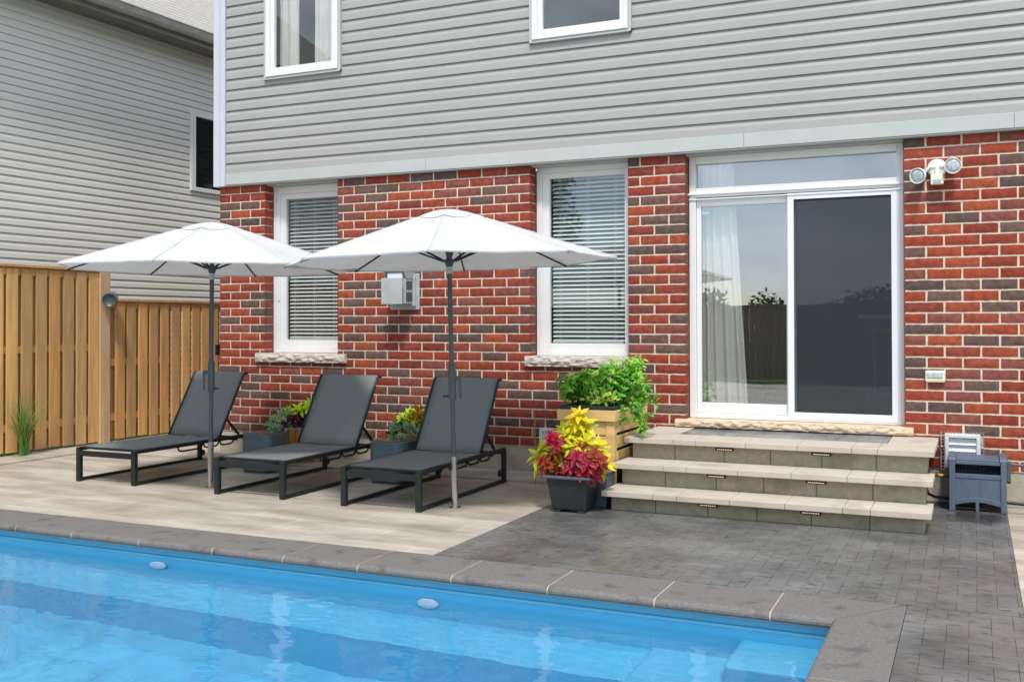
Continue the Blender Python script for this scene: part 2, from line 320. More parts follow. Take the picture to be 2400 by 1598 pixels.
def jit(c, a): k = 1+random.uniform(-a, a); return tuple(min(1, max(0, x*k)) for x in c)

YW = 9.30
# ================================================================ SETTING
g = MB(); g.box(-60, 60, -60, 60, -2.4, -2.2)
# ground sheet with a hole for the pool: four slabs far around
gm = MB()
for x0, x1, y0, y1 in ((-80, -9.95, -60, 60), (.95, 80, -60, 60), (-9.95, .95, 8.6, 60), (-9.95, .95, -60, .9)): gm.box(x0, x1, y0, y1, -.3, -.03)
tagg(gm.build('ground', 'lawn'), kind='structure')
pm = MB(); pm.box(-9.4, -3.203, 5.79, 8.74, -.12, 0)
pm.box(-9.4, -6.7-2.7, 5.79, 8.74, -.12, 0) if False else None
tagg(pm.build('patio', 'patio'), kind='structure')
p2 = MB(); p2.box(-9.94, -9.405, 1.0, 12.2, -.12, .018); p2.box(-9.40, -3.3, 8.765, 9.292, -.12, .022); p2.box(-9.40, -7.97, 9.30, 12.2, -.12, -.01)
tagg(p2.build('border_kerb', 'patio', bevel=.006), kind='structure')
p3 = MB(); p3.box(.2215, 3.0, 1.0, 8.86, -.12, 0); p3.box(-12, 3.0, -6, 1.18, -.12, 0); p3.box(.224, 3.0, 8.93, 9.26, -.12, .004)
tagg(p3.build('path', 'patio'), kind='structure')
jb = MB(); jb.box(-3.2, .22, 5.79, 9.29, -.12, -.007); jb.box(-.335, .22, 1.0, 5.788, -.12, -.007); jb.box(.222, 3, 8.862, 8.928, -.12, -.012); jb.box(-9.40, -3.2, 8.742, 8.763, -.12, -.012)
tagg(jb.build('paving_bed', mat('joint_sand', srgb(70, 70, 68), .95)), kind='structure')
# herringbone charcoal pavers
def herringbone(mb, x0, x1, y0, y1, z, holes=(), W=.1, col=None):
    L_ = 2*W; g_ = .0011
    nx = int((x1-x0)/W)+6; ny = int((y1-y0)/W)+6
    for j in range(-4, ny):
        for i in range(-4, nx):
            k = (i-j) % 4
            if k == 0: a = (x0+i*W, x0+i*W+L_, y0+j*W, y0+j*W+W)
            elif k == 3: a = (x0+i*W, x0+i*W+W, y0+j*W, y0+j*W+L_)
            else: continue
            ax0, ax1, ay0, ay1 = max(a[0], x0), min(a[1], x1), max(a[2], y0), min(a[3], y1)
            if ax1-ax0 < .012 or ay1-ay0 < .012: continue
            if any(ax0 >= h[0]-.001 and ax1 <= h[1]+.001 and ay0 >= h[2]-.001 and ay1 <= h[3]+.001 for h in holes): continue
            mb.cur = jit(random.choice(col), .02); dz = random.uniform(-.0003, .0003)
            mb.box(ax0+g_, ax1-g_, ay0+g_, ay1-g_, z-.03, z+dz)
PC = [srgb(108, 108, 105), srgb(105, 105, 103), srgb(110, 109, 107), srgb(106, 105, 101)]
hb = MB(); herringbone(hb, -3.2, .22, 5.79, 8.9, 0, holes=[(-2.6, -.42, 7.9, 9.3)], col=PC)
herringbone(hb, -.336, .22, 3.0, 5.787, 0, col=PC)
hb.cur = PC[0]; hb.box(-.33, .218, 1.0, 2.998, -.03, 0)
tagg(hb.build('charcoal_paving', 'darkpav', bevel=0), kind='structure')

# ================================================================ POOL
pool = thing('swimming_pool', (0, 0, 0), 'bright blue fibreglass pool edged with grey bullnose coping stones', 'pool')
def nose(n=7, r=.026):   # profile in (s, z): s from outer back edge (0) to nose (-)
    pts = [(.42, -.001), (.42, -.06)]
    pts += [(0.02, -.06)]
    for i in range(n+1):
        t = math.pi*i/n; pts.append((.026-.034*math.sin(t), -.031-.029*math.cos(t)))
    return pts
def strip_far(mb, xa, xb, sh=0, mit=False):
    pr = [(5.37+s, z-sh) for s, z in nose()]; n = len(pr)
    ya = lambda y: xa
    yb = (lambda y: -.663+(y-5.37)*(.325/.42)-.003) if mit else (lambda y: xb)
    vs = [(ya(y), y+ (sh if y < 5.4 else 0), z) for y, z in pr]+[(yb(y), y+(sh if y < 5.4 else 0), z) for y, z in pr]
    mb.add(vs, [tuple(range(n)), tuple(range(n, 2*n))[::-1]]+[(i, n+i, n+(i+1) % n, (i+1) % n) for i in range(n)])
def strip_side(mb, ya_, yb_, sh=0, mit=False):
    pr = [(-.663+s*(.325/.42), z-sh) for s, z in nose()]; n = len(pr)
    yb = (lambda x: 5.37+(x+.663)*(.42/.325)-.003) if mit else (lambda x: yb_)
    vs = [(x+(sh if x < -.64 else 0), ya_, z) for x, z in pr]+[(x+(sh if x < -.64 else 0), yb(x), z) for x, z in pr]
    mb.add(vs, [tuple(range(n))[::-1], tuple(range(n, 2*n))]+[(i, (i+1) % n, n+(i+1) % n, n+i) for i in range(n)])
cm = MB(); xs = [-9.39, -8.98, -8.36, -7.75, -7.13, -6.52, -5.95, -5.31, -4.66, -4.08, -3.51, -2.85, -2.23, -1.60, -.978]
for a, b in zip(xs[:-1], xs[1:]): strip_far(cm, a+.004, b-.004)
strip_far(cm, xs[-1]+.003, 0, mit=True)
ys = [1.2, 1.85, 2.5, 3.15, 3.80, 4.46, 5.115]
for a, b in zip(ys[:-1], ys[1:]): strip_side(cm, a+.004, b-.004)
strip_side(cm, ys[-1]+.003, 0, mit=True)
cm.build('coping', 'coping', pool)
gm = MB(); strip_far(gm, -9.39, 0, sh=.0016, mit=True); strip_side(gm, 1.2, 0, sh=.0016, mit=True); gm.build('grout_joint', 'grout', pool)
# shell
WL = -.125
DF = 3.0
def dz(za): return WL+(za-WL)*DF
xr, yf = -.605, 5.445
sh = MB()
z1, z2, z3, z4 = -.055, -.108, -.118, dz(-.285)
zf = -1.32
# far wall, swept over x from -9.9 to -0.66, profile in y,z
far = [(yf, z1), (yf-.004, z2), (yf-.022, z2-.003), (yf-.028, z3-.006), (yf-.06, dz(-.16)), (yf-.12, z4+.05), (yf-.16, z4), (4.93, z4), (4.90, z4-.03), (4.86, zf+.15), (4.72, zf), (1.2, zf)]
n_ = 40; base = len(sh.v)
for i in range(n_+1):
    x = -9.9+(xr+9.9)*i/n_
    for q_, (y, z) in enumerate(far):
        wob = 0
        sh.v.append((x, y+wob, z)); sh.c.append((1, 1, 1))
nf = len(far)
for i in range(n_):
    for k in range(nf-1): sh.f.append((base+i*nf+k, base+(i+1)*nf+k, base+(i+1)*nf+k+1, base+i*nf+k+1))
# right wall
rw = [(xr, z1), (xr-.004, z2), (xr-.022, z2-.003), (xr-.028, z3-.006), (xr-.10, -.5), (xr-.14, zf)]
b0 = len(sh.v)
for y in (1.2, 5.41):
    for x, z in rw: sh.v.append((x, y, z)); sh.c.append((1, 1, 1))
for k in range(5): sh.f.append((b0+k, b0+k+1, b0+6+k+1, b0+6+k))
sh.box(-9.9, xr, 1.18, 1.2, zf, z1)
sh.build('shell', 'gel', pool, smooth=False)
def rounded_slab(mb, x0, x1, y0, y1, z0, z1, r, corners='all', n=8):
    pts = []
    for cx, cyy, a0 in ((x1-r, y1-r, 0), (x0+r, y1-r, 90), (x0+r, y0+r, 180), (x1-r, y0+r, 270)):
        for i in range(n+1):
            t = R(a0+90*i/n); pts.append((cx+r*math.cos(t), cyy+r*math.sin(t)))
    mb.prism(pts, z0, z1, 'z'); return mb
st = MB(); rounded_slab(st, -1.13, xr+.02, 4.93, yf+.1, zf, dz(-.17), .05); st.build('entry_step', 'gel', pool, bevel=.02)
st = MB(); rounded_slab(st, -1.60, -1.0, 4.45, yf-.03, zf, dz(-.26), .06); st.build('entry_step', 'gel', pool, bevel=.02)
for x, zz in ((-5.11, -.172), (-2.995, -.192)):
    j = MB(); j.lathe([(.001, .0), (.05, .0), (.060, .006), (.060, .014), (.05, .02), (.03, .03), (.001, .034)], (0, 0, 0), 20, axis=(0, -1, .15)); jo = j.build('return_jet', 'jet', pool, smooth=True); jo.location = (x, 5.352, dz(zz)+.01); jo.scale = (1.25, 1, 1.5)
w = MB(); xs_ = []; x = -9.9
while x < xr-.02: xs_.append(x); x += .024
xs_.append(xr-.02); ys_w = [1.2+.12*k for k in range(20)]; y = 3.6
while y < yf-.02: ys_w.append(y); y += .017
ys_w.append(yf-.02)
def ripple(x, y):
    h = noise.noise(Vector((x*2.2+y*.6, y*3.6, 0)))*.0014+noise.noise(Vector((x*6-y*2, y*9, 4)))*.0010+noise.noise(Vector((x*12+y*4, y*26, 9)))*.0012+noise.noise(Vector((x*24+y*9, y*44, 2)))*.0008
    return h*min(1, .35+(yf-y)*1.2)
for y in ys_w:
    for x in xs_: w.v.append((x, y, WL+ripple(x, y))); w.c.append((1, 1, 1))
nx_ = len(xs_)
for j in range(len(ys_w)-1):
    for i in range(nx_-1): a = j*nx_+i; w.f.append((a, a+1, a+nx_+1, a+nx_))
wo = tagg(w.build('water', 'water', smooth=True), kind='structure')
wo.cycles.is_caustics_caster = True; sl.cycles.is_caustics_light = True
for c in kids(pool): c.cycles.is_caustics_receiver = True

# ================================================================ HOUSE
house = thing('brick_house', (-4, 9.3, 0), 'two storey house with red and brown brick ground floor and pale grey siding above', 'house')
house.location = (0, 0, 0)
OPEN = [(-7.316, -6.34, 1.165, 3.2), (-4.039, -3.022, 1.165, 3.2), (-2.454, -.556, .60, 3.2)]
X0, X1 = -7.966, 2.4
BP, BL = .0937, .2805
Z0 = .268
bm = MB()
REDS = [srgb(150, 69, 49), srgb(144, 63, 46), srgb(155, 77, 53), srgb(136, 61, 48), srgb(144, 70, 55), srgb(128, 62, 50)]
BRN = [srgb(100, 79, 72), srgb(107, 84, 76), srgb(93, 75, 69), srgb(106, 78, 72)]
MIX = [srgb(134, 78, 68), srgb(128, 74, 66)]
def brick(mb, xa, xb, za, zb, y, depth, seed):
    nx = max(2, int((xb-xa)/.03)); nzv = 3; vs = []; cs = []
    rr = random.random(); c = jit(random.choice(REDS if rr < .58 else (BRN if rr < .84 else MIX)), .08)
    grid = []
    for j in range(nzv+1):
        for i in range(nx+1):
            u, v = i/nx, j/nzv; x = xa+(xb-xa)*u; z = za+(zb-za)*v; yy = y
            e1 = noise.noise(Vector((x*11, z*3, seed*.37)))*.0052; e2 = noise.noise(Vector((x*38, z*34, 5+seed)))*.0036
            if j == 0: z += .0012+abs(e1+e2)
            if j == nzv: z -= .0012+abs(e1-e2)
            if i == 0: x += .002+abs(noise.noise(Vector((z*40, seed, 1))))*.006
            if i == nx: x -= .002+abs(noise.noise(Vector((z*40, seed, 9))))*.006
            edge = i in (0, nx) or j in (0, nzv)
            yy += .0035 if edge else noise.noise(Vector((x*30, z*30, seed)))*.0018
            vs.append((x, yy, z)); cs.append(tuple(k*.93 for k in c) if edge else c)
    fs = []
    for j in range(nzv):
        for i in range(nx):
            a = j*(nx+1)+i; fs.append((a, a+1, a+nx+2, a+nx+1))
    # returns
    ring = [i for i in range(nx+1)]+[(j)*(nx+1)+nx for j in range(1, nzv+1)]+[nzv*(nx+1)+i for i in range(nx-1, -1, -1)]+[j*(nx+1) for j in range(nzv-1, 0, -1)]
    o = len(vs)
    for r_ in ring: vs.append((vs[r_][0], y+depth, vs[r_][2])); cs.append(c)
    for k in range(len(ring)): fs.append((ring[(k+1) % len(ring)], ring[k], o+k, o+(k+1) % len(ring)))
    mb.add(vs, fs, cs)
mt = MB(); MY = YW+.0065
seed = 0
for k in range(30):
    za, zb = Z0+k*BP, Z0+(k+1)*BP; zc = (za+zb)/2
    segs = [(X0, X1)]
    for ox0, ox1, oz0, oz1 in OPEN:
        if oz0-.03 < zc < oz1:
            ns = []
            for a, b in segs:
                if ox0 > a and ox1 < b: ns += [(a, ox0), (ox1, b)]
                else: ns.append((a, b))
            segs = ns
    ph = .046 + (0 if k % 2 == 0 else BL/2)
    for a, b in segs:
        mt.box(a+.011, b-.011, MY, YW+.16, za, zb)
        x = ph+math.floor((a-ph)/BL)*BL
        js = []
        while x < b+BL: js.append(x); x += BL
        js = [a-.005]+[j for j in js if a+.045 < j < b-.045]+[b+.005]
        for xa, xb in zip(js[:-1], js[1:]):
            seed += 1
            deep = .155 if (xa < a or xb > b) else .012
            brick(bm, xa+.0052, xb-.0052, za+.0048, zb-.0048, YW, deep, seed)
bw = bm.build('brick_wall', 'brick', house)
mt.build('mortar', 'mortar', bw)
fm = MB(); fm.box(X0+.0, X1, YW+.015, YW+.3, -.3, Z0-.002)
fm.build('foundation', 'concrete', house)
cb = MB()   # body of the house behind the facade, side wall and back
sbm = mat('side_brick', srgb(150, 62, 46), .9, var=.2, scale=20)
cb.box(X0+.005, X0+.12, YW+.161, 18, -.3, 3.05); cb.build('side_wall', sbm, house); cb = MB(); cb.box(X1-.1, X1, YW+.161, 18, -.3, 3.05); cb.build('side_wall', sbm, house)

def clipprof(prof, a, b):
    """prof list of (z, d) ascending z ; clip to [a,b]"""
    outp = []
    for i in range(len(prof)-1):
        (za, da), (zb, db) = prof[i], prof[i+1]
        if zb < a or za > b: continue
        if zb == za:
            if not outp or outp[-1] != (za, da): outp.append((za, da))
            outp.append((zb, db)); continue
        t0 = max(0, (a-za)/(zb-za)); t1 = min(1, (b-za)/(zb-za))
        p0 = (za+(zb-za)*t0, da+(db-da)*t0); p1 = (za+(zb-za)*t1, da+(db-da)*t1)
        if not outp or (abs(outp[-1][0]-p0[0]) > 1e-6 or abs(outp[-1][1]-p0[1]) > 1e-6): outp.append(p0)
        outp.append(p1)
    return outp
def sidingprof(z0, z1, p, D=.014):
    D *= 1.1; pr = []; z = z0
    while z < z1:
        pr += [(z, 0), (z, D), (z+.002, D+.0015), (z+p*.56, D*.86), (z+p*.66, D*.62), (z+p*.78, D*.28), (z+p*.9, D*.06), (z+p*.97, -.002), (z+p, -.004)]
        z += p
    return pr
def siding(mb, a, b, z0, z1, pz, p, holes, fn, D=.014):
    """fn(x, d, z) -> world point; a..b horizontal run"""
    cuts = sorted({a, b}|{h[0] for h in holes}|{h[1] for h in holes})
    prof = sidingprof(pz, z1+p, p, D)
    for xa, xb in zip(cuts[:-1], cuts[1:]):
        xm = (xa+xb)/2; rs = [(z0, z1)]
        for h in holes:
            if h[0] < xm < h[1]:
                nr = []
                for c, d in rs:
                    if h[2] > c: nr.append((c, min(d, h[2])))
                    if h[3] < d: nr.append((max(c, h[3]), d))
                rs = nr
        for c, d in rs:
            pr = clipprof(prof, c, d); n = len(pr); o = len(mb.v)
            for x in (xa, xb):
                for z, dd in pr: mb.v.append(fn(x, dd, z)); mb.c.append((1, 1, 1))
            for i in range(n-1): mb.f.append((o+i, o+n+i, o+n+i+1, o+i+1))
UW = [(-7.237, -6.276, 4.262, 5.9), (-3.977, -2.987, 4.297, 5.9)]
sm = MB(); siding(sm, -7.83, 2.4, 3.21, 6.3, 3.215, .1207, UW, lambda x, d, z: (x, 9.262-d, z))
sm.build('siding', 'siding', house)
tm = MB()
for a, b in ((-7.83, -5.2), (-5.198, -1.9), (-1.898, 0.30), (.302, 2.4)): tm.box(a, b, 9.232, 9.298, 3.085, 3.213)
tm.box(-7.83, 2.4, 9.24, 9.31, 3.072, 3.0848)
tm.build('trim_board', 'trim', house, bevel=.004)
tm = MB(); tm.box(-7.966-.028, -7.905, 9.222, 9.30, 3.07, 6.3); tm.box(-7.903, -7.835, 9.228, 9.29, 3.07, 6.3); tm.box(-7.994, -7.965, 9.301, 9.42, 3.07, 6.3)
tm.build('corner_trim', 'cornertrim', house, bevel=.004)
tm = MB(); siding(tm, 9.42, 18, 3.1, 6.3, 3.215, .1207, [], lambda x, d, z: (-7.966-d, x, z)); tm.build('side_siding', 'siding', house)
tm = MB(); tm.box(-8.4, 2.6, 8.85, 18, 6.3, 6.4); tm.build('soffit', 'trim', house)

def window(name_lbl, x0, x1, z0, z1, y, depth, fw=.062, sash=.05, blind=None, fr_=.04, sr_=.045):
    """frame part with glass sub-parts; y is the frame's front plane; the right stiles are slimmer"""
    f = MB(); a = fw
    f.box(x0, x0+a, y, y+.09, z0, z1); f.box(x1-fr_, x1, y, y+.09, z0, z1); f.box(x0+a, x1-fr_, y+.001, y+.09, z1-a, z1); f.box(x0+a, x1-fr_, y+.001, y+.09, z0, z0+a*.8)
    fr = f.build('window', 'white', house, bevel=.004); fr['label'] = name_lbl
    s = MB(); i0, i1, j0, j1 = x0+a, x1-fr_, z0+a*.8, z1-a; b = sash; ys_ = y+.018
    s.box(i0, i0+b, ys_, ys_+.05, j0, j1); s.box(i1-sr_, i1, ys_, ys_+.05, j0, j1); s.box(i0+b, i1-sr_, ys_+.001, ys_+.05, j1-b*.8, j1); s.box(i0+b, i1-sr_, ys_+.001, ys_+.05, j0, j0+b)
    s.build('sash', 'white', fr, bevel=.004)
    gl = MB(); gl.box(i0+b-.005, i1-sr_+.005, ys_+.022, ys_+.028, j0+b-.005, j1-b*.8+.005); gl.build('glass', 'glass', fr)
    if blind:
        bl = MB(); z = j0+b+.035
        while z < j1-.045:
            xa, xb = i0+b+.012, i1-sr_-.012; yy = ys_+.075; ang = blind
            dy, dzz = .024*math.cos(ang), .024*math.sin(ang)
            bl.add([(xa, yy-dy, z-dzz), (xb, yy-dy, z-dzz), (xb, yy, z+.003), (xa, yy, z+.003), (xb, yy+dy, z+dzz), (xa, yy+dy, z+dzz)], [(0, 1, 2, 3), (3, 2, 4, 5)])
            z += .0425
        bl.build('blind', 'blind', fr)
        c = MB()
        W_ = i1-i0-2*b
        for t in (.12, .5, .88):
            xx = i0+b+W_*t; c.tube([(xx, ys_+.06, j0+b), (xx, ys_+.06, j1-b)], .0022, 5); c.tube([(xx+.008, ys_+.092, j0+b), (xx+.008, ys_+.092, j1-b)], .0015, 4)
        c.box(i0+b+.01, i1-b-.01, ys_+.06, ys_+.092, j0+b+.004, j0+b+.02)
        c.build('blind_cord', 'blind', fr)
    return fr
w1 = window('tall window on the left with a half open blind', -7.316, -6.342, 1.168, 3.058, 9.455, .1, fw=.085, sash=.075, blind=.5)
w2 = window('tall window on the right with a nearly closed blind', -4.036, -3.024, 1.172, 3.07, 9.455, .1, fw=.062, sash=.072, blind=.62)
k_ = MB(); k_.box(-7.158, -7.10, 9.490, 9.4925, 1.25, 1.285); k_.build('sticker', 'sticker', w1)
k_ = MB(); k_.box(-7.27, -7.20, 9.43, 9.455, 1.168, 1.18); k_.build('crank', 'white', w1); k_ = MB(); k_.box(-7.243, -7.227, 9.443, 9.455, 1.76, 1.80); k_.build('handle', 'white', w1)
# flashings above the openings
for ox0, ox1, oz0, oz1 in OPEN: fl = MB(); fl.box(ox0-.004, ox1+.004, 9.33, 9.452, 3.06, 3.09); fl.build('head_flashing', 'trim', house)
window('upper window with a pale curtain, near the corner', -7.237, -6.276, 4.262, 5.9, 9.20, .1, fw=.055, sash=.052)
window('upper window with a dark room behind', -3.977, -2.987, 4.297, 5.9, 9.20, .1, fw=.055, sash=.052)
for a, b, c, d in UW:
    uf = MB(); uf.box(a-.035, a-.001, 9.215, 9.262, c-.03, d); uf.box(b+.001, b+.03, 9.215, 9.262, c-.03, d); uf.box(a-.035, b+.03, 9.212, 9.262, c-.03, c-.001)
    uf.build('window_surround', 'trim', house, bevel=.003)
# sills : rock faced stone
def sill(x0, x1, z0, z1, y0, y1, mtn, lab=None, seed=1):
    s = MB(); nx = int((x1-x0)/.018); rows = 6; cols_ = []
    for i in range(nx+1):
        x = x0+(x1-x0)*i/nx; col = []
        e = min(x-x0, x1-x)
        for j in range(rows+1):
            v = j/rows; z = z0+(z1-z0)*v
            k = noise.noise(Vector((x*16, z*30, seed)))*.016+noise.noise(Vector((x*50, z*60, seed)))*.006
            bul = .010*math.sin(math.pi*v)
            if e < .04 or j in (0, rows): k *= .15
            col.append((x, y0-bul-k, z))
        col.append((x, y1, z1)); col.append((x, y1, z0)); cols_.append(col)
    n = rows+3
    for c in cols_: s.v += c; s.c += [(1, 1, 1)]*n
    for i in range(nx):
        for j in range(n): s.f.append((i*n+j, (i+1)*n+j, (i+1)*n+(j+1) % n, i*n+(j+1) % n))
    s.f += [tuple(range(n))[::-1], tuple(nx*n+j for j in range(n))]
    return s.build('window_sill' if mtn == 'sill' else 'door_sill', mtn, house)
sill(-7.42, -6.215, 1.066, 1.164, 9.262, 9.50, 'sill', seed=1)
sill(-4.085, -2.918, 1.070, 1.170, 9.262, 9.50, 'sill', seed=2)
sill(-2.549, -.481, .537, .604, 9.245, 9.55, 'sill2', seed=3)
# ---- patio door
dx0, dx1, dzb, dzt = -2.452, -.558, .607, 3.06
Y = 9.415
d = MB()
d.box(dx0, dx0+.062, Y, Y+.11, dzb, dzt); d.box(dx1-.052, dx1, Y, Y+.11, dzb, dzt)
d.box(dx0+.062, dx1-.052, Y+.001, Y+.11, 2.99, dzt); d.box(dx0+.062, dx1-.052, Y+.001, Y+.11, dzb, .655)
d.box(dx0+.062, dx1-.052, Y-.004, Y+.11, 2.675, 2.762)
door = d.build('sliding_door', 'white', house, bevel=.005)
t = MB(); t.box(dx0+.06, dx1-.05, Y+.05, Y+.056, 2.76, 2.993); t.build('transom_glass', 'doorglass', door)
t = MB(); t.box(dx0-.01, dx1+.01, Y-.02, Y, 2.70, 2.715); t.box(dx0, dx1, Y-.012, Y, 2.652, 2.662); t.build('drip_cap', 'alu', door)
s = MB(); xa, xb = -2.388, -1.50
s.box(xa, xa+.042, Y+.03, Y+.07, .657, 2.655); s.box(xb-.06, xb, Y+.03, Y+.07, .657, 2.655); s.box(xa+.042, xb-.06, Y+.031, Y+.07, 2.588, 2.655); s.box(xa+.042, xb-.06, Y+.031, Y+.07, .657, .75)
lp = s.build('door_panel', 'white', door, bevel=.004)
t = MB(); t.box(xa+.04, xb-.058, Y+.05, Y+.056, .748, 2.59); t.build('glass', 'doorglass', lp)
t = MB(); t.box(-2.342, -2.262, Y+.047, Y+.049, 2.515, 2.55); t.build('sticker', 'sticker', lp)
s = MB(); xa, xb = -1.53, -.615
s.box(xa, xa+.045, Y+.075, Y+.105, .657, 2.655); s.box(xb-.045, xb, Y+.075, Y+.105, .657, 2.655)
rp_ = s.build('door_panel', 'white', door); t = MB(); t.box(xa+.04, xb-.04, Y+.088, Y+.093, .66, 2.65); t.build('glass', 'doorglass', rp_)
s = MB(); xa, xb = -1.545, -.61
s.box(xa, xa+.055, Y-.004, Y+.026, .625, 2.668); s.box(xb-.05, xb, Y-.004, Y+.026, .625, 2.668); s.box(xa+.055, xb-.05, Y-.003, Y+.026, 2.612, 2.668); s.box(xa+.055, xb-.05, Y-.003, Y+.026, .625, .69)
sc_ = s.build('screen_door', 'alu', door, bevel=.004)
t = MB(); t.box(xa+.05, xb-.045, Y+.010, Y+.0115, .685, 2.615); t.build('insect_screen', 'screen', sc_)
# interiors
r = MB()
def room(mb, x0, x1, y0, y1, z0, z1, ox0, ox1, oz0, oz1):
    mb.add([(x0, y0, z0), (x1, y0, z0), (x1, y1, z0), (x0, y1, z0), (x0, y0, z1), (x1, y0, z1), (x1, y1, z1), (x0, y1, z1)], [(4, 7, 6, 5), (1, 5, 6, 2), (2, 6, 7, 3), (3, 7, 4, 0)])
    mb.add([(x0, y0, z0), (x1, y0, z0), (x1, y0, oz0), (x0, y0, oz0)], [(0, 1, 2, 3)]); mb.add([(x0, y0, oz1), (x1, y0, oz1), (x1, y0, z1), (x0, y0, z1)], [(0, 1, 2, 3)])
    mb.add([(x0, y0, oz0), (ox0, y0, oz0), (ox0, y0, oz1), (x0, y0, oz1)], [(0, 1, 2, 3)]); mb.add([(ox1, y0, oz0), (x1, y0, oz0), (x1, y0, oz1), (ox1, y0, oz1)], [(0, 1, 2, 3)])
    mb.add([(x0, y0, z0-.001), (x1, y0, z0-.001), (x1, y1, z0-.001), (x0, y1, z0-.001)], [(0, 1, 2, 3)])
for ra in ((-4.9, .6, 9.54, 13.2, .60, 3.05, -4.1, -.56, .6, 3.05), (-7.9, -5.0, 9.54, 12.5, .60, 3.05, -7.3, -6.35, 1.15, 3.05),
           (-7.8, -5.3, 9.30, 12.0, 3.6, 5.95, -7.237, -6.276, 4.26, 5.9), (-5.2, -2.0, 9.30, 12.0, 3.6, 5.95, -3.977, -2.987, 4.29, 5.9)):
    r = MB(); room(r, *ra); r.build('interior_wall', 'interior', house)

r = MB(); r.box(-4.85, .55, 9.56, 13.1, .58, .605); r.build('interior_floor', 'intfloor', house)
def curtain(x0, x1, z0, z1, y, flare, name='curtain', amp=.022, fr=9, label='', cat='curtain'):
    c = MB(); nx, nzv = 60, 14
    for j in range(nzv+1):
        v = j/nzv; z = z0+(z1-z0)*v
        for i in range(nx+1):
            u = i/nx; wd_ = (x1-x0)*(1+flare*(1-v)); x = x0+wd_*u
            yy = y+amp*math.sin(u*fr*2*math.pi+1.3*math.sin(u*5))*(1-.3*v)+.01*noise.noise(Vector((u*7, v*3, 0)))
            c.v.append((x, yy, z)); c.c.append((1, 1, 1))
    for j in range(nzv):
        for i in range(nx): a = j*(nx+1)+i; c.f.append((a, a+1, a+nx+2, a+nx+1))
    o = c.build(name, 'curtain', None, smooth=True); return tagg(o, label, cat)
curtain(-2.37, -2.08, .70, 3.0, 9.60, .45, fr=4.5, amp=.03, label='off-white curtain hanging behind the left pane of the sliding door')
curtain(-7.2, -6.92, 3.9, 5.95, 9.42, 0, fr=3, label='pale curtain in the upper window by the corner, left side')
curtain(-6.72, -6.30, 3.9, 5.95, 9.42, 0, fr=3, label='pale curtain in the upper window by the corner, right side')
# kitchen island seen through the screen
isl = thing('kitchen_island', (-.45, 11.2, .605), 'panelled kitchen island seen through the insect screen', 'kitchen island')
i_ = MB(); i_.box(-.6, .7, 0, .8, 0, .93); i_.build('cabinet', mat('cabinet_paint', srgb(120, 124, 130), .5), isl)
i_ = MB(); i_.box(-.66, .75, -.05, .85, .932, .975); i_.build('counter', mat('counter_stone', srgb(220, 215, 210), .25), isl)
i_ = MB(); i_.box(-.52, .62, -.012, 0, .12, .15); i_.box(-.52, .62, -.012, 0, .80, .83); i_.box(-.52, -.49, -.012, 0, .15, .80); i_.build('panel_moulding', mat('moulding', srgb(180, 182, 186), .5), isl)
wc = thing('wire_basket', (-2.03, 9.98, .607), 'wire basket with an arched handle on the floor behind the sliding door', 'basket')
i_ = MB()
for k in range(9):
    i_.tube([(-.22+k*.055, 0, 0), (-.22+k*.055, 0, .26)], .0035, 5); i_.tube([(-.22+k*.055, .3, 0), (-.22+k*.055, .3, .26)], .0035, 5)
for z in (.01, .09, .17, .26): i_.tube([(-.22, 0, z), (.22, 0, z), (.22, .3, z), (-.22, .3, z), (-.22, 0, z)], .004, 5)
i_.build('wire_cage', 'black', wc); i_ = MB(); i_.tube([(.15*math.cos(t*math.pi/8), .15, .26+.09*math.sin(t*math.pi/8)) for t in range(9)], .006, 6); i_.build('handle', 'black', wc)

# ================================================================ WALL FITTINGS
v = thing('flue_vent', (-5.48, YW, 1.83), 'grey metal flue vent box on the brick between the two tall windows', 'wall vent')
b = MB(); b.box(-.175, .175, -.02, .01, -.19, .19); b.build('back_plate', 'greyplastic', v, bevel=.006)
b = MB(); b.box(-.145, .145, -.05, -.02, -.155, .165); b.box(-.12, .12, -.20, -.05, -.13, .13); b.build('body', 'greyplastic', v, bevel=.005)
b = MB()
for k in range(9):
    yy = -.185+k*.014; b.box(.1205, .1225, yy, yy+.006, -.11, -.01); b.box(.1205, .1225, yy, yy+.006, .015, .105)
b.build('louvre', 'dark', v)
b = MB(); b.box(-.135, .115, -.265, -.255, -.135, .135); b.build('front_shield', 'greyplastic', v, bevel=.004)
b = MB(); b.prism([(-.02, .20), (-.25, .23), (-.26, .245), (-.02, .22)], -.125, .125, 'x'); b.prism([(-.02, .13), (-.20, .13), (-.25, .23), (-.02, .20)], -.125, -.118, 'x'); b.prism([(-.02, .13), (-.20, .13), (-.25, .23), (-.02, .20)], .118, .125, 'x'); b.build('hood', 'greyplastic', v, bevel=.002)
b = MB(); b.box(-.09, .09, -.22, -.16, .131, .19); b.build('flue_cap', 'alu', v, bevel=.006)

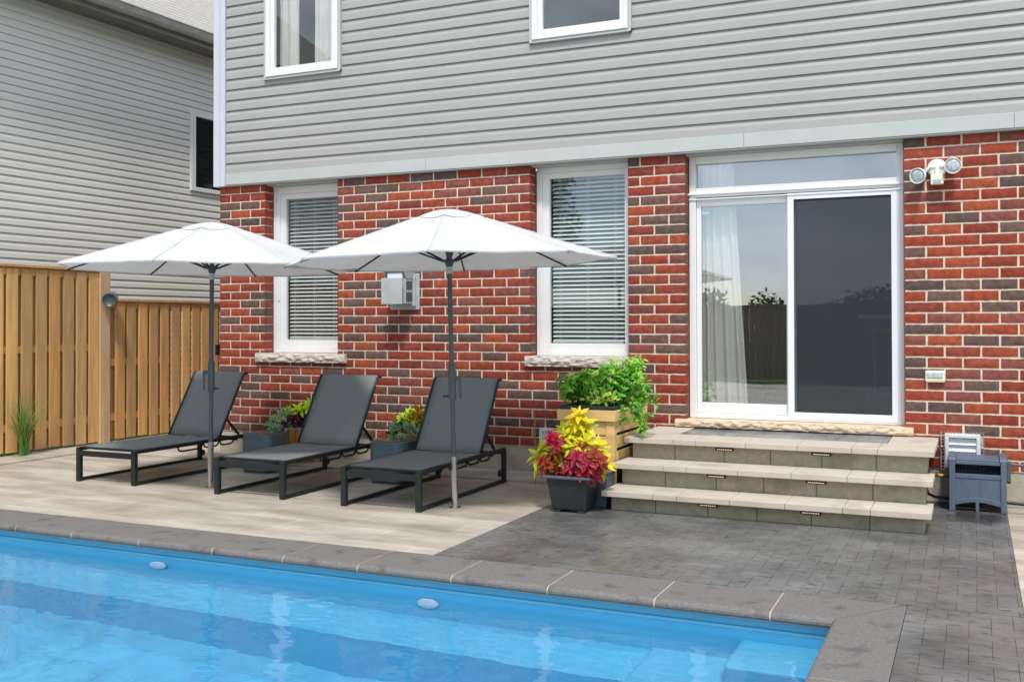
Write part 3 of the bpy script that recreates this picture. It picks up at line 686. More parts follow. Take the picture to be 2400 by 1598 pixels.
f = thing('floodlight', (-.285, YW, 2.80), 'white twin floodlight with motion sensor high on the brick right of the door', 'floodlight')
b = MB(); b.lathe([(.001, 0), (.078, 0), (.078, .012), (.066, .03), (.03, .038), (.001, .039)], (0, 0, 0), 28, axis=(0, -1, 0)); b.build('base_plate', 'white', f, smooth=False)
for sx, cx, cz, ax in ((-1, -.135, -.065, (-.30, -.93, -.18)), (1, .125, .0, (.02, -1, -.12))):
    ax = Vector(ax).normalized(); c0 = Vector((cx, -.10, cz))
    b = MB(); b.lathe([(.001, -.10), (.022, -.10), (.028, -.06), (.034, -.045), (.058, .0), (.066, .03), (.066, .05), (.060, .05), (.057, .034), (.001, .030)], c0, 26, axis=ax); h = b.build('lamp_head', 'white', f, smooth=True)
    g_ = MB(); g_.lathe([(.001, .052), (.03, .050), (.056, .043), (.0565, .036), (.001, .036)], c0, 26, axis=ax); g_.build('lens', 'lamp_glass', h, smooth=True)
    b = MB(); b.tube([(sx*.02, -.03, 0), (sx*.05, -.045, .015), tuple(c0-ax*.085)], .013, 8); b.build('arm', 'white', f, smooth=True)
b = MB(); b.box(-.012, .018, -.06, -.03, -.07, .02); b.build('sensor_arm', 'white', f, bevel=.003)
b = MB(); b.box(-.048, .052, -.10, -.03, -.145, -.062); s_ = b.build('motion_sensor', 'cream', f, bevel=.006)
b = MB(); b.box(-.028, .034, -.104, -.10, -.133, -.105); b.build('sensor_window', 'sticker', s_, bevel=.003)

c = thing('outlet_cover', (-.31, YW, 1.043), 'small cream weatherproof outlet cover on the brick right of the door', 'outlet cover')
b = MB(); b.box(-.078, .078, -.035, .006, -.05, .05); o = b.build('cover', 'cream', c, bevel=.014)
b = MB(); b.box(-.062, .062, -.043, -.035, -.012, .036); b.build('clear_lid', 'lamp_glass', c, bevel=.006)

lv = thing('louvred_vent', (-.11, YW, .44), 'white louvred vent inside a wire cage behind the hose reel', 'wall vent')
b = MB(); b.box(-.125, -.095, -.10, .02, -.15, .13); b.box(.115, .145, -.10, .02, -.15, .13); b.box(-.095, .115, -.099, .02, .10, .13); b.box(-.095, .115, -.099, .02, -.15, -.12); b.build('frame', 'white', lv, bevel=.005)
b = MB()
for k in range(4): z = .055-k*.055; b.prism([(-.085, z-.012), (-.045, z+.036), (-.040, z+.036), (-.080, z-.014)], -.094, .114, 'x')
b.build('louvre', 'alu', lv); b = MB(); b.box(-.094, .114, -.02, 0.0, -.12, .10); b.build('backing', 'dark', lv)
b = MB()
for k in range(13): x = -.155+k*.027; b.tube([(x, -.14, -.16), (x, -.14, .15), (x, 0, .15)], .0012, 4)
for k in range(12): z = -.16+k*.028; b.tube([(-.155, 0, z), (-.155, -.14, z), (.169, -.14, z), (.169, 0, z)], .0012, 4)
for k in range(5): y = -k*.03; b.tube([(-.155, y, -.16), (-.155, y, .15)], .0012, 4); b.tube([(.169, y, -.16), (.169, y, .15)], .0012, 4)
b.build('wire_cage', 'greyplastic', lv)
for x in (-.15, .158): b = MB(); b.lathe([(.001, 0), (.012, 0), (.01, .008), (.001, .012)], (x, -.142, .03), 12, axis=(0, -1, 0)); b.build('bolt', 'chrome', lv)
for i, (x, z, lab) in enumerate(((-7.085, .36, 'small white square wall vent behind the lime and purple barrel plants'), (-3.86, .375, 'small white square wall vent between the right lounger and the wooden planter'))):
    sv = thing('square_vent', (x, YW, z), lab, 'wall vent')
    b = MB(); b.box(-.075, -.045, -.03, .01, -.085, .085); b.box(.045, .075, -.03, .01, -.085, .085); b.box(-.045, .045, -.029, .01, .055, .085); b.box(-.045, .045, -.029, .01, -.085, -.055); b.build('frame', 'white', sv, bevel=.004)
    b = MB(); b.box(-.045, .045, -.012, .01, -.055, .055); b.build('flap', 'alu', sv)

# ================================================================ STEPS
sp_ = thing('stone_steps', (0, 0, 0), 'three beige stone steps with lit treads up to the sliding door', 'steps')
XL, XR = -2.725, -.285
TR = [(7.68, 8.12, .118, .163), (7.97, 8.41, .302, .347), (8.27, 9.286, .482, .527)]
RS = [(7.79, -.005, .118), (8.07, .163, .302), (8.36, .347, .482)]
J = [XL, -2.30, -2.11, -1.70, -1.29, -.88, -.69, XR]
for n, (y0, y1, z0, z1) in enumerate(TR):
    t = MB()
    for a, b in zip(J[:-1], J[1:]):
        a += .0012; b -= .0012
        if n < 2: t.box(a, b, y0, y1, z0, z1)
        else:
            t.box(a, b, y0, 8.70, z0, z1)
    if n == 2:
        t.box(XL, -2.372, 8.7025, y1, z0, z1); t.box(-.648, XR, 8.7025, y1, z0, z1); t.box(-2.37, -.65, 8.71, y1, z0, .515)
    t.build('tread', 'tread', sp_, bevel=.004)
il = MB(); herringbone(il, -2.369, -.651, 8.705, 9.285, .5255, W=.12, col=[srgb(120, 124, 128), srgb(112, 116, 120), srgb(128, 130, 132)]); il.build('inlay', 'darkpav', sp_)
JR = [-2.68, -2.307, -1.89, -1.515, -1.115, -.705, -.335]
for y0, z0, z1 in RS:
    t = MB()
    for a, b in zip(JR[:-1], JR[1:]): t.box(a+.004, b-.004, y0, y0+.3, z0, z1)
    t.box(-2.66, -.355, y0+.012, y0+.5 if z0 < .3 else 9.28, z0-.005 if z0 > 0 else z0, z1-.001)
    t.build('riser', 'riser', sp_, bevel=.004)
for y, z in ((7.745, .117), (8.025, .301), (8.325, .481)):
    for x0 in (-1.96, -1.19):
        t = MB(); t.box(x0, x0+.15, y+.02, y+.046, z-.036, z); sl_ = t.build('step_light', 'black', sp_, bevel=.002)
        e = MB()
        for k in range(8): e.box(x0+.014+k*.0158, x0+.024+k*.0158, y+.0184, y+.022, z-.030, z-.023)
        e.build('led_strip', 'led', sl_)

# ================================================================ FENCES
def fence(name, label, y0, y1, ztop, rails, bw_, pitch, ph, xf=-9.87, capw=.09, zb=.045):
    f = thing(name, (0, 0, 0), label, 'fence')
    b = MB(); y = y0+ph; k = 0
    cs = [srgb(200, 152, 90), srgb(190, 143, 85), srgb(206, 162, 100), srgb(184, 146, 96)]
    while y+bw_ <= y1+.02:
        b.cur = jit(random.choice(cs), .12); e = random.uniform(-.006, .006)
        b.box(xf-.022+e*.3, xf+e*.3, y+e, y+bw_+e, zb+random.uniform(-.01, .01), ztop-.05); y += pitch
    b.build('front_boards', 'wood', f, bevel=.002)
    b = MB(); y = y0+ph-pitch*.5
    while y+bw_ <= y1:
        b.cur = jit(random.choice(cs), .06); b.box(xf-.09, xf-.068, max(y, y0), y+bw_, zb, ztop-.05); y += pitch
    b.build('back_boards', 'wood', f)
    for z0, z1 in rails:
        b = MB(); b.cur = cs[0]; b.box(xf-.0665, xf-.0245, y0, y1, z0, z1); b.build('rail', 'wood', f)
    b = MB(); b.cur = cs[1]; b.box(xf-.11, xf+.02, y0, y1, ztop-.03, ztop); b.box(xf-.0223, xf+.006, y0, y1, ztop-.05, ztop-.031) if False else None
    b.build('cap', 'wood', f, bevel=.003)
    return f
f1 = fence('tall_fence', 'taller section of cedar board fence on the left', .5, 9.315, 2.172, [(.28, .37), (1.165, 1.25), (2.05, 2.14)], .142, .193, -.055+.04)
b = MB(); b.cur = srgb(192, 160, 124); b.box(-9.96, -9.845, 9.32, 9.475, 0, 2.17); b.build('post', 'post', f1, bevel=.004)
b = MB(); b.cur = srgb(128, 106, 88); b.box(-9.965, -9.838, 9.31, 9.485, 2.173, 2.20); b.build('post_cap', 'post', f1, bevel=.003)
f2 = fence('low_fence', 'lower section of cedar fence running to the brick corner', 9.49, 11.6, 1.81, [(.28, .37), (.97, 1.06), (1.69, 1.77)], .142, .196, .105)
b = MB(); b.box(-9.80, -9.78, 11.35, 11.48, 1.05, 1.2); b.build('latch', 'black', f2)
sp2 = thing('spotlight', (-9.80, 9.36, 1.80), 'dark cylindrical spotlight on the corner post of the fence', 'spotlight')
ax = Vector((.55, -.8, -.2)).normalized()
b = MB(); b.lathe([(.001, -.17), (.06, -.17), (.07, -.15), (.085, .02), (.085, .03), (.078, .03), (.076, .018), (.001, .016)], ax*.02+Vector((.05, .02, 0)), 26, axis=ax); b.build('housing', 'pole', sp2, smooth=True)
b = MB(); b.tube([(0, 0, 0), (-.06, .03, 0)], .02, 8); b.build('bracket', 'pole', sp2)

# ================================================================ NEIGHBOUR
nb = thing('neighbour_house', (0, 0, 0), 'grey sided neighbouring house with a shingle roof beyond the cedar fence', 'house')
dv = Vector((.032, .9995, 0)).normalized(); nv = Vector((dv.y, -dv.x, 0)); O = Vector((-11.4, 9, 0))
def NP(s, d, z): p = O+dv*s+nv*d; return (p.x, p.y, z)
nh = [(3.55, 4.75, 3.665, 4.80)]
b = MB(); siding(b, -9, 8, 0.0, 5.84, 5.572-.1072*52, .1072, nh, lambda x, d, z: NP(x, d, z), D=.013); b.build('siding', 'siding2', nb)
def nbox(mb, s0, s1, d0, d1, z0, z1):
    vs = [NP(s, d, z) for z in (z0, z1) for s, d in ((s0, d0), (s0, d1), (s1, d1), (s1, d0))]
    mb.add(vs, [(0, 1, 2, 3), (7, 6, 5, 4), (0, 4, 5, 1), (1, 5, 6, 2), (2, 6, 7, 3), (3, 7, 4, 0)])
b = MB(); nbox(b, -9.3, 8.3, -.3, .42, 5.80, 5.815); b.build('soffit', 'soffit', nb)
b = MB(); nbox(b, -9.3, 8.3, .42, .445, 5.775, 5.97); b.build('fascia', 'soffit', nb)
b = MB()
pr = [(.446, 5.85), (.52, 5.85), (.545, 5.89), (.56, 5.96), (.575, 5.985), (.566, 5.99), (.545, 5.965), (.446, 5.965)]
n = len(pr); vs = [NP(-9.3, d, z) for d, z in pr]+[NP(8.3, d, z) for d, z in pr]
b.add(vs, [tuple(range(n)), tuple(range(n, 2*n))[::-1]]+[(i, n+i, n+(i+1) % n, (i+1) % n) for i in range(n)]); b.build('gutter', 'gutter', nb)
b = MB(); sl2 = math.tan(R(38)); rn = 46; stp = .145
for k in range(rn):
    d0 = .50-k*stp*.79; d1 = d0-stp*.79-.02; za = 5.985+(.5-d0)*sl2; zb = 5.985+(.5-d1)*sl2
    off = k*.17
    b.add([NP(-9.3, d0, za+.006), NP(8.3, d0, za+.006), NP(8.3, d1, zb-.002), NP(-9.3, d1, zb-.002), NP(-9.3, d0, za-.006), NP(8.3, d0, za-.006)], [(0, 1, 2, 3), (4, 5, 1, 0)])
b.build('roof', 'roof', nb)
b = MB(); nbox(b, 3.47, 3.57, -.05, .045, 3.60, 4.86); nbox(b, 3.57, 4.75, -.05, .045, 3.60, 3.665); nbox(b, 3.57, 4.75, -.05, .045, 4.79, 4.86); nbox(b, 4.7, 4.77, -.049, .044, 3.665, 4.79)
nw = b.build('window', 'white', nb, bevel=.004)
b = MB(); nbox(b, 3.57, 4.7, -.02, -.015, 3.665, 4.79); b.build('glass', glassmat('neighbour_glass', 1.25, tint=(.5, .6, .6), base=.02), nw)
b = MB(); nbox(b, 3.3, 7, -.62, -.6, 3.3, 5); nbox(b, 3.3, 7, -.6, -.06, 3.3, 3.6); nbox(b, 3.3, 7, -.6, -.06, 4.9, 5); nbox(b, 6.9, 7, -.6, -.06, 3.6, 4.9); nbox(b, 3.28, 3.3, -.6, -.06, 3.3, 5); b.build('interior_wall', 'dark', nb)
fp = thing('flower_pot', NP(4.02, -.12, 3.625), 'terracotta toned flower in a pot on the neighbour window ledge', 'flower pot')
b = MB(); b.lathe([(.05, 0), (.07, .13), (.075, .14), (.001, .14)], n=14); b.build('pot', 'mortar', fp)
b = MB()
for i in range(26): b.leaf((0, 0, .13), (random.uniform(-1, 1), random.uniform(-1, 1), random.uniform(.6, 1.6)), (0, 0, 1), .12, .05, srgb(206, 116, 60), srgb(190, 90, 50))
b.build('flower', 'leaf', fp)

# ================================================================ LOUNGERS
def make_lounger():
    o = thing('sun_lounger', (0, 0, 0), 'x', 'sun lounger', 'sun loungers in a row on the pale patio')
    Wd = .35; Ln = 1.66; H = .325
    for sx in (-1, 1):
        b = MB(); b.box(sx*Wd-.02, sx*Wd+.02, .03, Ln, H-.035, H); b.build('side_rail', 'black', o, bevel=.003)
        b = MB(); b.box(sx*Wd-.015, sx*Wd+.015, .045, Ln-.03, 0.004, .032); b.build('runner', 'black', o, bevel=.002)
        b = MB(); b.box(sx*Wd-.026, sx*Wd+.022, 0, .042, 0, H-.004); b.build('leg', 'black', o, bevel=.003)
        b = MB(); b.box(sx*Wd-.02, sx*Wd+.02, Ln-.03, Ln+.01, 0, H-.036); b.build('leg', 'black', o, bevel=.003)
    b = MB(); b.box(-Wd+.022, Wd-.026, .004, .036, H-.085, H-.035); b.build('front_crossbar', 'black', o, bevel=.003)
    for y_, z_, r_ in ((.06, .012, .012), (1.17, .02, .012), (Ln-.02, .05, .012), (Ln-.2, .05, .010)):
        b = MB(); b.tube([(-Wd+.02, y_, H-z_), (Wd-.02, y_, H-z_)], r_, 10); b.build('crossbar', 'black', o)
    # bent adjuster tubes hung below the side rails
    for sx in (-1, 1):
        b = MB(); x = sx*(Wd-.045)
        for y0, y1 in ((.62, .98), (.98, 1.22), (1.22, 1.45)):
            b.tube([(x, y0, H-.04), (x, y0+.02, H-.075), (x, y0+.05, H-.085), (x, y1-.06, H-.085), (x, y1-.03, H-.075), (x, y1-.01, H-.04)], .009, 7)
        b.build('adjuster_tube', 'black', o, smooth=True)
    # sling seat
    def sheet(mb, pts, hw, th=.006):
        n = len(pts); nu = 8
        for y, z, sag in pts:
            for i in range(nu+1):
                u = -1+2*i/nu; mb.v.append((u*hw, y, z-sag*(1-u*u))); mb.c.append((1, 1, 1))
        for k in range(n-1):
            for i in range(nu): a = k*(nu+1)+i; mb.f.append((a, a+1, a+nu+2, a+nu+1))
    b = MB(); sheet(b, [(.055, H-.005, .002), (.10, H+.001, .012), (.4, H+.002, .02), (.8, H+.002, .02), (1.1, H+.002, .012), (1.17, H+.003, .003)], Wd-.012)
    s = b.build('seat', 'sling', o, smooth=True); md = s.modifiers.new('s', 'SOLIDIFY'); md.thickness = .004
    y0, z0, y1, z1 = 1.175, H+.004, 1.555, .955
    b = MB(); P_ = []
    for i in range(9):
        t = i/8; P_.append((y0+(y1-y0)*t, z0+(z1-z0)*t, .012*math.sin(math.pi*t)))
    P_ += [(y1+.018, z1+.018, 0), (y1+.038, z1+.024, 0), (y1+.056, z1+.012, 0)]
    sheet(b, P_, Wd-.022)
    br = b.build('backrest', 'sling', o, smooth=True); md = br.modifiers.new('s', 'SOLIDIFY'); md.thickness = .004
    b = MB()
    for sx in (-1, 1): b.tube([(sx*(Wd-.012), y0, z0-.006), (sx*(Wd-.012), y1, z1), (sx*(Wd-.012), y1+.02, z1+.016), (sx*(Wd-.012), y1+.06, z1+.005)], .0125, 8)
    b.tube([(-Wd+.012, y1+.045, z1+.006), (Wd-.012, y1+.045, z1+.006)], .011, 8); b.build('frame', 'black', br, smooth=True)
    for sx in (-1, 1):
        b = MB(); x = sx*(Wd-.03); a = Vector((x, 1.29, .515)); c_ = Vector((x, 1.50, H+.002))
        b.bar(a, c_, .014, .022)
        dd = (c_-a).normalized(); nn = Vector((0, -dd.z, dd.y))
        for k in range(3):
            q = a+dd*(.12+k*.05); b.prism([(q.y, q.z), (q.y+dd.y*.03, q.z+dd.z*.03), (q.y-nn.y*.03, q.z-nn.z*.03)], x-.006, x+.006, 'x')
        b.build('strut', 'black', o)
    b = MB(); b.lathe([(.001, -.012), (.03, -.012), (.034, -.006), (.034, .006), (.03, .012), (.001, .012)], (-Wd+.0, Ln+.035, .075), 18, axis=(1, 0, 0)); b.build('wheel', 'rubber', o)
    b = MB(); b.lathe([(.001, -.012), (.03, -.012), (.034, -.006), (.034, .006), (.03, .012), (.001, .012)], (Wd-.06, Ln+.035, .075), 18, axis=(1, 0, 0)); b.build('wheel', 'rubber', o)
    return o
lg = make_lounger()
LN = [((-7.43, 7.09, .003), -.6, 'leftmost dark grey sun lounger, nearest the wooden fence'),
      ((-5.72, 7.05, .003), .3, 'middle dark grey sun lounger, between the two umbrella poles'),
      ((-4.375, 7.02, .003), .6, 'rightmost dark grey sun lounger, behind the right umbrella pole')]
for i, (p, a, lb) in enumerate(LN):
    o = lg if i == 0 else copy_tree(lg); o.location = p; o.rotation_euler = (0, 0, R(a)); o['label'] = lb

# ================================================================ UMBRELLAS
def make_umbrella():
    o = thing('patio_umbrella', (0, 0, 0), 'x', 'umbrella', 'white patio umbrellas')
    b = MB(); b.lathe([(.027, 0), (.027, .415), (.0, .415)], n=20); b.build('ground_sleeve', 'chrome', o, smooth=False)
    b = MB(); b.lathe([(.032, 0.0), (.05, .0), (.05, .006), (.032, .008)], n=20); b.build('floor_ring', 'chrome', o)
    b = MB(); b.lathe([(.019, .416), (.0195, 1.90), (.001, 1.90)], n=16); b.build('pole', 'pole', o, smooth=False)
    b = MB(); b.lathe([(.024, 1.90), (.024, 1.958), (.001, 1.958)], n=16); b.build('collar', 'greyplastic', o)
    b = MB(); b.lathe([(.019, 1.958), (.019, 2.37), (.001, 2.37)], n=16); b.build('upper_pole', 'pole', o)
    b = MB(); b.lathe([(.025, .87), (.031, .875), (.031, 1.145), (.025, 1.15), (.025, 1.16), (.02, 1.16)], n=18); b.tube([(0, 0, 1.05), (-.075, 0, 1.05)], .018, 12); h = b.build('crank_housing', 'pole', o)
    b = MB(); b.tube([(-.066, 0, 1.05), (-.066, 0, .885)], .009, 8); b.build('crank_handle', 'pole', h)
    b = MB(); b.tube([(.02, 0, .905), (.075, 0, .905)], .008, 8); b.build('tightening_knob', 'black', h)
    b = MB(); b.lathe([(.022, 1.955), (.03, 1.965), (.035, 1.99), (.07, 2.0), (.07, 2.012), (.03, 2.02), (.022, 2.03)], n=20); b.build('runner_hub', 'pole', o)
    b = MB(); b.lathe([(.022, 2.33), (.05, 2.335), (.05, 2.35), (.01, 2.352)], n=20); b.build('top_hub', 'pole', o)
    Rr, zr, zt, rt_ = 1.37, 2.0, 2.37, .04
    def prof(t): # t 0 centre ..1 rim along a rib, slight convex bend
        return zr+.36*min(1, ((1-t)/.80))**1.04
    nrad = 14; nseg = 8
    b = MB(); ring = 8*nseg
    for j in range(nrad+1):
        t = j/nrad; t = .02+.98*t
        for k in range(ring):
            sec = k//nseg; u = (k % nseg)/nseg; a0 = 2*math.pi*sec/8; a1 = 2*math.pi*(sec+1)/8
            p0 = Vector((math.cos(a0), math.sin(a0))); p1 = Vector((math.cos(a1), math.sin(a1))); q = p0.lerp(p1, u)*Rr*t
            bell = 4*u*(1-u)
            q = q*(1-.03*bell*t*t)
            z = prof(t)-bell*.022*math.sin(math.pi*min(1, t*.95))-.0*bell
            z += .006*noise.noise(Vector((q.x*5, q.y*5, .3)))+.004*noise.noise(Vector((math.atan2(q.y, q.x)*9, t*1.5, 3)))*t
            b.v.append((q.x, q.y, z)); b.c.append((1, 1, 1))
    for j in range(nrad):
        for k in range(ring): b.f.append((j*ring+k, (j+1)*ring+k, (j+1)*ring+(k+1) % ring, j*ring+(k+1) % ring))
    # short hem
    o_ = len(b.v); last = nrad*ring
    for k in range(ring): x, y, z = b.v[last+k]; b.v.append((x*.998, y*.998, z-.012)); b.c.append((1, 1, 1))
    for k in range(ring): b.f.append((last+k, o_+k, o_+(k+1) % ring, last+(k+1) % ring))
    cn = b.build('canopy', 'fabric', o, smooth=False); md = cn.modifiers.new('s', 'SOLIDIFY'); md.thickness = .002
    b = MB()
    nr = 5
    for j in range(nr+1):
        t = j/nr; rr = .03+.265*t
        for k in range(32):
            z = 2.425-.070*t**1.5-.020*4*((k % 4)/4)*(1-(k % 4)/4)*t
            a = 2*math.pi*k/32; u = (k % 4)/4; sc = (1-.03*4*u*(1-u)); b.v.append((rr*sc*math.cos(a), rr*sc*math.sin(a), z)); b.c.append((1, 1, 1))
    for j in range(nr):
        for k in range(32): b.f.append((j*32+k, (j+1)*32+k, (j+1)*32+(k+1) % 32, j*32+(k+1) % 32))
    b.f.append(tuple(range(32))); vc = b.build('vent_cap', 'fabric', cn, smooth=False); md = vc.modifiers.new('s', 'SOLIDIFY'); md.thickness = .002
    b = MB(); b.lathe([(.012, 2.43), (.018, 2.445), (.012, 2.46), (.001, 2.462)], n=10)
    for k in range(8):
        a = 2*math.pi*k/8; d_ = Vector((math.cos(a), math.sin(a), 0)); pts = []
        for i in range(9):
            t = i/8; t = .03+.965*t; pts.append(d_*Rr*t+Vector((0, 0, prof(t)-.013)))
        b = MB(); b.tube([p_+Vector((0, 0, .0155)) for p_ in pts], .0035, 5); b.build('seam', 'fabric', cn)
        b = MB(); b.tube(pts, .0075, 6); rb = b.build('rib', 'black', o)
        b = MB(); b.bar(d_*.065+Vector((0, 0, 2.008)), d_*Rr*.45+Vector((0, 0, prof(.45)-.02)), .012, .014); b.build('strut', 'black', rb)
    return o
um = make_umbrella()
def umang(px, py, phi):  # direction of one rib: phi degrees from the direction facing the camera
    f = Vector((-sy, cy, 0)); r_ = Vector((cy, sy, 0)); d = -f*math.cos(R(phi))+r_*math.sin(R(phi)); return math.atan2(d.y, d.x)
um.location = (-6.38, 7.33, .001); a1 = umang(0, 0, -2.5)
u2_ = copy_tree(um); u2_.location = (-3.86, 7.34, .001); a2 = umang(0, 0, -2.5)
cam_r = math.atan2(sy, cy)
def setrot(root, a, base):   # canopy parts turn with the rib angle; crank faces across the picture
    for c in kids(root):
        if c.name.split('.')[0] in ('canopy', 'rib'): c.rotation_euler = (0, 0, a)
        elif c.name.startswith('crank'): c.rotation_euler = (0, 0, base)
setrot(um, a1, cam_r); setrot(u2_, a2, cam_r+math.pi)
def leanto(root, right, toward):
    L_ = Vector((cy, sy, 0))*right+Vector((sy, -cy, 0))*toward; L_.z = 2.0
    root.rotation_euler = Vector((0, 0, 1)).rotation_difference(L_.normalized()).to_euler()
leanto(um, .01, 0); leanto(u2_, -.045, 0)
um['label'] = 'white umbrella over the left and middle loungers, its canopy reaching the cedar fence'
u2_['label'] = 'white umbrella over the right lounger, its canopy in front of the tall right window'

# ================================================================ SIDE TABLES
def make_table():
    o = thing('side_table', (0, 0, 0), 'x', 'side table', 'small cube side tables between the loungers')
    b = MB(); rounded_slab(b, -.17, .17, -.17, .17, .0, .012, .08); rounded_slab(b, -.18, .18, -.18, .18, .02, .39, .08); b.build('body', 'cube', o, bevel=.008)
    b = MB(); rounded_slab(b, -.15, .15, -.15, .15, .391, .395, .065); b.build('table_top', 'cubetop', o)
    return o
tb = make_table(); tb.location = (-6.58, 8.37, .003); tb['label'] = 'slate cube side table between the left and middle loungers'
t2 = copy_tree(tb); t2.location = (-5.02, 8.30, .003); t2['label'] = 'slate cube side table between the middle and right loungers'

# ================================================================ PLANTS
def barrel(x, y, r, h, lab):
    o = thing('barrel_planter', (x, y, .022), lab, 'planter', 'half barrel planters against the brick wall')
    b = MB(); n = 16
    for k in range(n):
        a0, a1 = 2*math.pi*(k+.04)/n, 2*math.pi*(k+.96)/n
        vs = []
        for z, rr in ((0, r*.84), (h*.5, r*.97), (h, r)):
            for rad in (rr-.016, rr):
                for a in (a0, a1): vs.append((rad*math.cos(a), rad*math.sin(a), z))
        b.add(vs, [(2, 3, 7, 6), (6, 7, 11, 10), (1, 0, 4, 5), (5, 4, 8, 9), (0, 2, 6, 4), (4, 6, 10, 8), (3, 1, 5, 7), (7, 5, 9, 11), (8, 10, 11, 9)])
    b.build('staves', 'barrel', o)
    b = MB(); b.lathe([(r*.955, h*.42), (r*.985, h*.42), (r*.99, h*.5), (r*.955, h*.5)], n=32); b.build('hoop', 'pole', o)
    b = MB(); b.lathe([(r+.004, h-.01), (r+.012, h+.006), (r-.02, h+.008), (r-.025, h-.02)], n=32); b.build('liner_rim', 'greyplastic', o)
    b = MB(); b.lathe([(.001, h-.05), (r*.93, h-.05), (r*.93, h-.03), (.001, h-.03)], n=24); b.build('soil', 'soil', o)
    return o
barrel(-6.60, 8.98, .20, .37, 'wooden barrel planter behind the middle lounger, left of its backrest')
barrel(-5.17, 8.98, .19, .37, 'wooden barrel planter behind the table between the middle and right loungers')
def rnd3(): 
    while True:
        v = Vector((random.uniform(-1, 1), random.uniform(-1, 1), random.uniform(-1, 1)))
        if .05 < v.length < 1: return v
def rosette(mb, c, size, n, ci, co_, tilt=None, w=.5, droop=.35):
    c = Vector(c); ax = (Vector(tilt) if tilt else Vector((0, -.3, 1))).normalized(); e1 = ax.orthogonal().normalized(); e2 = ax.cross(e1)
    a0 = random.uniform(0, 6.28)
    for k in range(n):
        lvl = k/n; a = a0+k*2.4; d = (e1*math.cos(a)+e2*math.sin(a))*(.5+.5*lvl)+ax*(.9-1.2*lvl)
        ln = size*(.55+.5*lvl)*random.uniform(.8, 1.15)
        mb.leaf(c-ax*size*.25*lvl, d, ax, ln, ln*w, jit(ci, .12), jit(co_, .12), droop=droop*random.uniform(.6, 1.4), fold=.3)
def blob(mb, c, rad, n, ln, w, cols, stretch=(1, 1, 1), upb=.6):
    for i in range(n):
        v = rnd3(); p = Vector(c)+Vector((v.x*rad*stretch[0], v.y*rad*stretch[1], v.z*rad*stretch[2]))
        d = v.normalized()*.9+Vector((0, 0, upb))+rnd3()*.5
        cc_ = random.choice(cols); mb.leaf(p, d, v.normalized()+Vector((0, 0, .6))+rnd3()*.3, ln*random.uniform(.6, 1.25), w*random.uniform(.7, 1.2), jit(cc_[0], .15), jit(cc_[1], .15), droop=random.uniform(.1, .6))
def trail(mb, pts, n, ln, w, cols, sb=None):
    pts = [Vector(p) for p in pts]
    if sb is not None: sb.tube(pts, .0025, 5)
    for i in range(n):
        t = random.random()*(len(pts)-1); k = int(t); p = pts[k].lerp(pts[min(k+1, len(pts)-1)], t-k)
        d = rnd3().normalized()+Vector((0, -.3, 0)); c_ = random.choice(cols)
        mb.leaf(p, d, Vector((0, 0, 1))+rnd3()*.5, ln*random.uniform(.6, 1.2), w, jit(c_[0], .15), jit(c_[1], .15))
LIME = (srgb(186, 226, 20), srgb(206, 236, 50)); PURP = (srgb(86, 40, 84), srgb(104, 54, 96)); VAR = (srgb(116, 176, 104), srgb(210, 226, 190)); VAR2 = (srgb(84, 146, 70), srgb(176, 206, 156)); RUST = (srgb(176, 60, 30), srgb(190, 140, 40))
p = thing('lime_and_purple_foliage', (0, 0, 0), 'lime, purple and pale variegated plants in the left barrel planter', 'plant')
b = MB(); sb = MB()
for q in ((-6.50, 8.86, .58), (-6.42, 8.9, .62), (-6.58, 8.92, .60), (-6.46, 8.98, .64), (-6.36, 8.9, .56), (-6.70, 8.94, .55)): rosette(b, q, .13, 12, *LIME, tilt=(random.uniform(-.4, .4), -.6, 1), w=.38)
blob(b, (-6.50, 8.86, .46), .11, 110, .06, .045, [PURP], (1.2, .8, .7)); blob(b, (-6.62, 8.82, .42), .07, 50, .05, .04, [PURP, PURP, VAR])
blob(b, (-6.76, 8.82, .40), .11, 130, .055, .042, [VAR, VAR2], (1, .8, 1)); blob(b, (-6.78, 8.80, .30), .09, 90, .055, .042, [VAR, VAR2], (1, .8, 1)); blob(b, (-6.68, 8.84, .52), .08, 60, .045, .03, [VAR2, VAR, LIME])
trail(b, [(-6.66, 8.9, .5), (-6.82, 8.9, .57), (-7.0, 8.9, .585)], 24, .03, .02, [VAR2, VAR], sb); trail(b, [(-6.66, 8.9, .5), (-6.70, 8.95, .68), (-6.76, 8.95, .78)], 8, .035, .02, [VAR2], sb); trail(b, [(-6.66, 8.80, .36), (-6.72, 8.76, .2), (-6.68, 8.76, .14)], 12, .04, .03, [VAR], sb)
blob(b, (-6.6, 8.95, .40), .13, 90, .06, .045, [VAR2])
b.build('leaves', 'leaf', p); sb.build('stems', 'stem', p)
p = thing('lime_and_rust_foliage', (0, 0, 0), 'lime, rust red and variegated plants in the right barrel planter', 'plant')
b = MB(); sb = MB()
for q in ((-5.27, 8.88, .55), (-5.22, 8.92, .59), (-5.17, 8.9, .54), (-5.30, 8.92, .50), (-5.13, 8.94, .61)): rosette(b, q, .11, 11, *LIME, tilt=(random.uniform(-.4, .4), -.6, 1), w=.36)
blob(b, (-5.09, 8.88, .54), .10, 100, .06, .035, [RUST, RUST, LIME], (.9, .8, 1.1)); blob(b, (-5.29, 8.84, .44), .09, 80, .05, .035, [PURP, VAR, VAR2], (1.2, .8, .8)); blob(b, (-5.38, 8.86, .40), .05, 40, .04, .035, [PURP])
blob(b, (-5.12, 8.84, .42), .10, 130, .05, .035, [VAR, VAR2], (1.3, .8, .6)); blob(b, (-5.29, 8.82, .32), .08, 90, .055, .042, [VAR2, VAR], (1, .8, 1))
